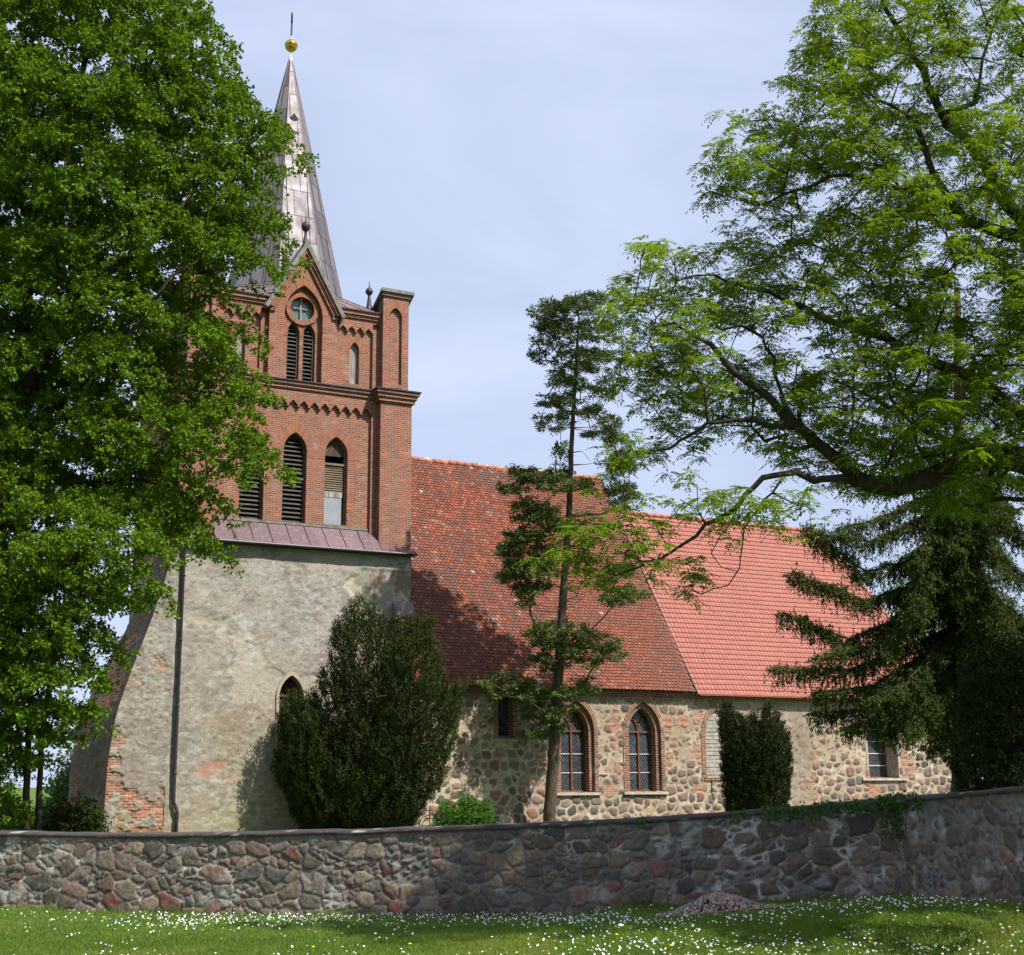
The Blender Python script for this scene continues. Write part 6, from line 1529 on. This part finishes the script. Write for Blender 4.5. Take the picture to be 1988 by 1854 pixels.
def meadow():
    rng = np.random.default_rng(71)
    # grass blades over the visible lawn
    n = 205000; px = rng.uniform(-420, 2320, n); py = 1735 + 140 * rng.random(n) ** 0.85
    def on_ground(px, py):
        d = FW[None] + RT[None] * ((px - CX) / FPX)[:, None] - UP[None] * ((py - CY) / FPX)[:, None]
        t = np.full(len(px), 15.0)
        for _ in range(14):
            P = CAM + d * t[:, None]; z = np.concatenate([gz(P[i:i + 20000, 0], P[i:i + 20000, 1]) for i in range(0, len(P), 20000)]); t = 0.5 * t + 0.5 * np.clip((z - CAM[2]) / np.minimum(d[:, 2], -0.01), 5, 40)
        P = CAM + d * t[:, None]; l, dd = to_ld(P[:, 0], P[:, 1]); P[:, 2] = z + (fbm(l * 0.7, dd * 0.7, 5) - 0.5) * 0.06 - 0.004
        return P, l, dd
    fl, fd = to_ld(fb[:, 0], fb[:, 1])
    def before_wall(l, d, m=0.06): return (d < np.interp(l, fl[:11], fd[:11]) - m) & ((l < fl[10] - 0.1) | (l < np.interp(d, fd[10:][::-1], fl[10:][::-1]) - m))
    P, l, dd = on_ground(px, py); heap = np.hypot((l - HEAP[0]) / 0.75, (dd - HEAP[1]) / 0.42); k = before_wall(l, dd, 0.0) & (heap > 1.0) & ~((heap < 2.0) & (rng.random(n) < 0.8 * (2.0 - heap)))
    P, l, dd = P[k], l[k], dd[k]; m = len(P)
    tall = 1 + 2.4 * np.exp(-((dd - np.interp(l, fl[:11], fd[:11])) / 0.18) ** 2) * (fbm(l * 2, dd, 3) > 0.45)
    D = rng.normal(0, 0.42, (m, 3)); D[:, 2] = 1.0; straw = sstep(-5.6, -7.2, l) * sstep(19.0, 20.0, dd) + 0.5 * sstep(0.55, 0.7, fbm(l * 0.8, dd * 0.8, 77))
    c = leaf_cols(rng, m, 0.3, 0.15) * (0.75 + 0.5 * fbm(l * 0.9, dd * 1.4, 78))[:, None]; c = mixc(c, (2.0, 1.35, 2.0), np.clip(straw, 0, 0.7))
    o = kites('grass', P, D, rnd_dirs(rng, m) * [1, 1, .2], rng.uniform(0.022, 0.060, m) * tall, rng.uniform(0.006, 0.011, m), M['grass'], None, c, 0.0, 0.3)
    tag(o, 'short green grass blades of the lawn', 'grass', None, 'stuff')
    # daisies: thick along the middle, thinning to either side
    n = 20000; px = rng.uniform(-330, 2250, n); py = 1742 + 120 * rng.random(n)
    band = 1786 - 14 * np.clip((px - 900) / 700, 0, 2) ** 1.5 + 8 * np.sin(px / 170)
    w = np.exp(-((py - band) / 13) ** 2) * np.interp(px, [0, 180, 380, 1000, 1250, 1350, 1500, 2000], [0.03, 0.12, 0.9, 1.0, 0.6, 0.15, 0.35, 0.30])
    w *= 1.5
    w += 0.11 * np.interp(px, [0, 800, 1400, 2000], [0.9, 1, 1.4, 0.6]) * np.interp(py, [1745, 1800, 1862], [0.3, 0.8, 1.3]) * (fbm(px / 70, py / 18, 5) > 0.44)
    w += 0.35 * np.exp(-((py - (1752 - (px - 1700) * 0.005)) / 9) ** 2) * ((px > 1480) & (px < 1860)); w += 0.2 * np.exp(-((py - 1842) / 14) ** 2) * (px > 1100)
    k = rng.random(n) < w * 0.75; P, l, dd = on_ground(px[k], py[k]); heap = np.hypot((l - HEAP[0]) / 0.95, (dd - HEAP[1]) / 0.5); k = before_wall(l, dd, 0.12) & (heap > 1.1); P, dd = P[k], dd[k]
    order = np.argsort(dd); P = P[order]
    def flower(name, r, h, petals, core, np_=8):
        b = MB(); b.tube([(0, 0, 0), (0.002, 0.001, h)], 0.0016, 4, None, False)
        vs = [(0, 0, h + 0.004)]
        for q in range(np_ * 2): a = math.pi * q / np_; rr = r if q % 2 == 0 else r * 0.72; vs.append((rr * math.cos(a), rr * math.sin(a), h + 0.003 * (q % 2)))
        vs.append((0, 0, h - 0.006)); n_ = np_ * 2
        b.add(vs, [(0, 1 + q, 1 + (q + 1) % n_) for q in range(n_)] + [(n_ + 1, 1 + (q + 1) % n_, 1 + q) for q in range(n_)])
        return b
    proto = flower('daisy', 0.0115, 0.05, None, None).build('daisy', M['petal'])
    q = MB(); q.lathe((0, 0, 0.0535), [(0.0042, 0), (0.0035, 0.003), (0.0, 0.004)], 7); pc = q.build('flower_centre', M['dandelion'], proto)
    for i in range(min(300, len(P))):
        o = proto if i == 0 else proto.copy(); c_ = pc if i == 0 else pc.copy()
        if i: COL.objects.link(o); COL.objects.link(c_); c_.parent = o
        o.location = P[i] - [0, 0, .012]; o.rotation_euler = (rng.uniform(0.1, 0.5) , rng.normal(0, .2), rng.uniform(-1.2, 0.2)); o.scale = (1,) * 3 if i == 0 else (rng.uniform(.8, 1.2),) * 3
        tag(o, 'white daisy standing in the nearest strip of the lawn', 'flower', 'white daisies in the lawn')
    Q = P[300:]; m = len(Q)
    if m:
        V0 = np.array([(0, 0, .005)] + [(math.cos(a), math.sin(a), 0) for a in np.arange(7) * 2 * math.pi / 7]); R = 0.0098 * rng.uniform(.7, 1.3, m)
        tx, ty = rng.normal(0, .3, m) + 0.25 * -_v[0], rng.normal(0, .3, m) + 0.25 * -_v[1]
        V = V0[None] * R[:, None, None]; V[..., 2] += -(V[..., 0] * tx[:, None] + V[..., 1] * ty[:, None]); V = V + Q[:, None] + [0, 0, .042]
        F = (np.arange(m)[:, None, None] * 8 + np.array([[0, 1 + i, 1 + (i + 1) % 7] for i in range(7)])[None]).reshape(-1, 3)
        o = fast_mesh('daisy_carpet', V.reshape(-1, 3), F, M['petal']); tag(o, 'drift of white daisies along the foot of the wall', 'flowers', 'white daisies in the lawn', 'stuff')
    # a few dandelions
    px = np.array([205, 292, 1222, 812, 1330, 1725, 620]) * 1.0 * 0.98; py = np.array([1792, 1806, 1828, 1846, 1850, 1836, 1850.0]); P, l, dd = on_ground(px, py)
    words = ['farthest left of all the yellow dandelions', 'second dandelion from the left', 'single dandelion near the middle of the lawn', 'dandelion by the lower edge left of the middle', 'dandelion at the lower edge right of the middle', 'dandelion in the shaded grass on the right', 'dandelion at the lower edge below the yew']
    b = MB(); b.tube([(0, 0, 0), (0, 0, 0.06)], 0.002, 4, None, False); b.lathe((0, 0, .06), [(0.004, -.004), (0.02, 0.004), (0.016, 0.011), (0.0, 0.014)], 9); d0 = b.build('dandelion', M['dandelion'])
    for i, p in enumerate(P):
        o = d0 if i == 0 else d0.copy()
        if i: COL.objects.link(o)
        o.location = p; tag(o, 'yellow ' + words[i].replace('yellow ', ''), 'flower', 'yellow dandelions in the lawn')

_h = at(1392, 1752, 15.9); HEAP = to_ld(_h[0], _h[1])
def gravel_heap():
    rng = np.random.default_rng(81); c = lat(*HEAP); c[2] = float(gz(np.array(c[0]), np.array(c[1])))
    n = 1500; a = rng.uniform(0, 2 * math.pi, n); q = rng.random(n) ** 0.6
    l, d = np.cos(a) * q * 0.56, np.sin(a) * q * 0.34
    h = 0.185 * np.clip(1 - q ** 1.6, 0, 1) * (0.75 + 0.5 * fbm(l * 4 + 9, d * 4, 2))
    sp = q > 0.93; l[sp] *= rng.uniform(1, 1.5, sp.sum()); d[sp] *= rng.uniform(1, 1.4, sp.sum())
    ctr = np.stack([c[0] + _r0[0] * l + _v[0] * d, c[1] + _r0[1] * l + _v[1] * d, np.zeros(n)], -1); ctr[:, 2] = gz(ctr[:, 0], ctr[:, 1]) + h
    base = np.array([(1, 0, 0), (-1, 0, 0), (0, 1, 0), (0, -1, 0), (0, 0, 1), (0, 0, -1)], float); F0 = np.array([[0, 2, 4], [2, 1, 4], [1, 3, 4], [3, 0, 4], [2, 0, 5], [1, 2, 5], [3, 1, 5], [0, 3, 5]])
    V = base[None] * rng.uniform(0.011, 0.032, (n, 1, 1)) * rng.uniform(0.6, 1.3, (n, 6, 1)); th = rng.uniform(0, 6.28, n); cs, sn = np.cos(th)[:, None], np.sin(th)[:, None]
    x = V[..., 0] * cs - V[..., 2] * sn; z = V[..., 0] * sn + V[..., 2] * cs; V = np.stack([x, V[..., 1], z], -1) + ctr[:, None]
    col = pick(rng.random(n), [(0.33, 0.22, 0.18), (0.27, 0.19, 0.165), (0.38, 0.29, 0.24), (0.24, 0.20, 0.19), (0.42, 0.27, 0.20), (0.20, 0.165, 0.155)]) * rng.uniform(.75, 1.25, n)[:, None]
    o = fast_mesh('gravel_heap', V.reshape(-1, 3), (np.arange(n)[:, None, None] * 6 + F0[None]).reshape(-1, 3), M['gravel'], None, np.repeat(col, 6, 0)); tag(o, 'low heap of reddish broken stone on the grass beside the wall', 'gravel heap', None, 'stuff')
    # trodden bare soil round it
    u = np.linspace(0, 2 * math.pi, 40, endpoint=False); rr = np.concatenate([np.linspace(0.0, 1, 8)]); V, C = [], []
    for r in rr:
        k = r * (1 + 0.35 * (fbm(np.cos(u) * 1.6 + 5, np.sin(u) * 1.6, 3) - 0.5) * 2); ll, dl = HEAP[0] + 0.25 + np.cos(u) * 1.0 * k, HEAP[1] - 0.03 + np.sin(u) * 0.42 * k
        x, y = CAM[0] + _r0[0] * ll + _v[0] * dl, CAM[1] + _r0[1] * ll + _v[1] * dl; V.append(np.stack([x, y, gz(x, y) + 0.035 - 0.03 * r], -1)); C.append(np.tile(np.array([0.235, 0.175, 0.125]), (40, 1)) * (0.85 + 0.3 * fbm(ll * 9, dl * 9, 4))[:, None])
    F = np.array([[i * 40 + j, i * 40 + (j + 1) % 40, (i + 1) * 40 + (j + 1) % 40, (i + 1) * 40 + j] for i in range(7) for j in range(40)])
    o = fast_mesh('bare_soil', np.concatenate(V), F, M['gravel'], None, np.concatenate(C)); tag(o, None, None, None, 'structure')

def small_things():
    # a wrought-iron grave hoop, a dark post and a pale tablet behind the yew
    p = at(834, 1600, 40.0); p[2] = 0.0; b = MB(); r, h = 0.30, 0.62
    for k in (1.0, 0.72): b.tube([p + _r0 * (r * k * math.cos(a)) + [0, 0, h + r * k * math.sin(a)] for a in np.linspace(0, math.pi, 13)], 0.014, 6)
    for x in (-1, -0.72, 0, 0.72, 1): b.tube([p + _r0 * r * x, p + _r0 * r * x + [0, 0, h if x else h + r + 0.25]], 0.013, 6)
    b.tube([p + _r0 * -0.12 + [0, 0, h + r + .13], p + _r0 * 0.12 + [0, 0, h + r + .13]], 0.013, 6)
    b.tube([p + _r0 * -r + [0, 0, h], p + _r0 * r + [0, 0, h]], 0.012, 6); tag(b.build('grave_arch', M['iron']), 'small rounded wrought iron grave arch standing left of the boxwood', 'grave marker')
    p = at(564, 1600, 47.5); p[2] = 0.0; b = MB(); b.tube([p - [0, 0, .1], p + [0, 0, 2.1], p + [0.0, 0, 2.14]], [0.06, 0.055, 0.02], 8); tag(b.build('post', M['gutter']), 'slim dark post standing close to the tower wall left of the big yew', 'post')
    p = at(585, 1600, 47.0); b = MB(); x = p[0]; y = p[1]
    b.prism([(x - .34, -0.1), (x + .4, -0.1), (x + .4, 1.05), (x + .2, 1.25), (x + .03, 1.3), (x - .14, 1.25), (x - .34, 1.05)], y, y + 0.14); o = b.build('gravestone', M['plaster']); tag(o, 'cream gravestone half hidden by the left foot of the big yew', 'gravestone')
    q = MB(); q.tube([(x - .22 + .09 * math.cos(a), y - .012, .62 + .14 * math.sin(a)) for a in np.linspace(0.6, 5.6, 12)], 0.012, 5); q.build('scroll_ornament', M['iron'], o)

linden(); young_linden(); ash_tree(); fir_tree(); spruce_tree(); shrubs(); shade_tree(); meadow(); gravel_heap(); small_things()
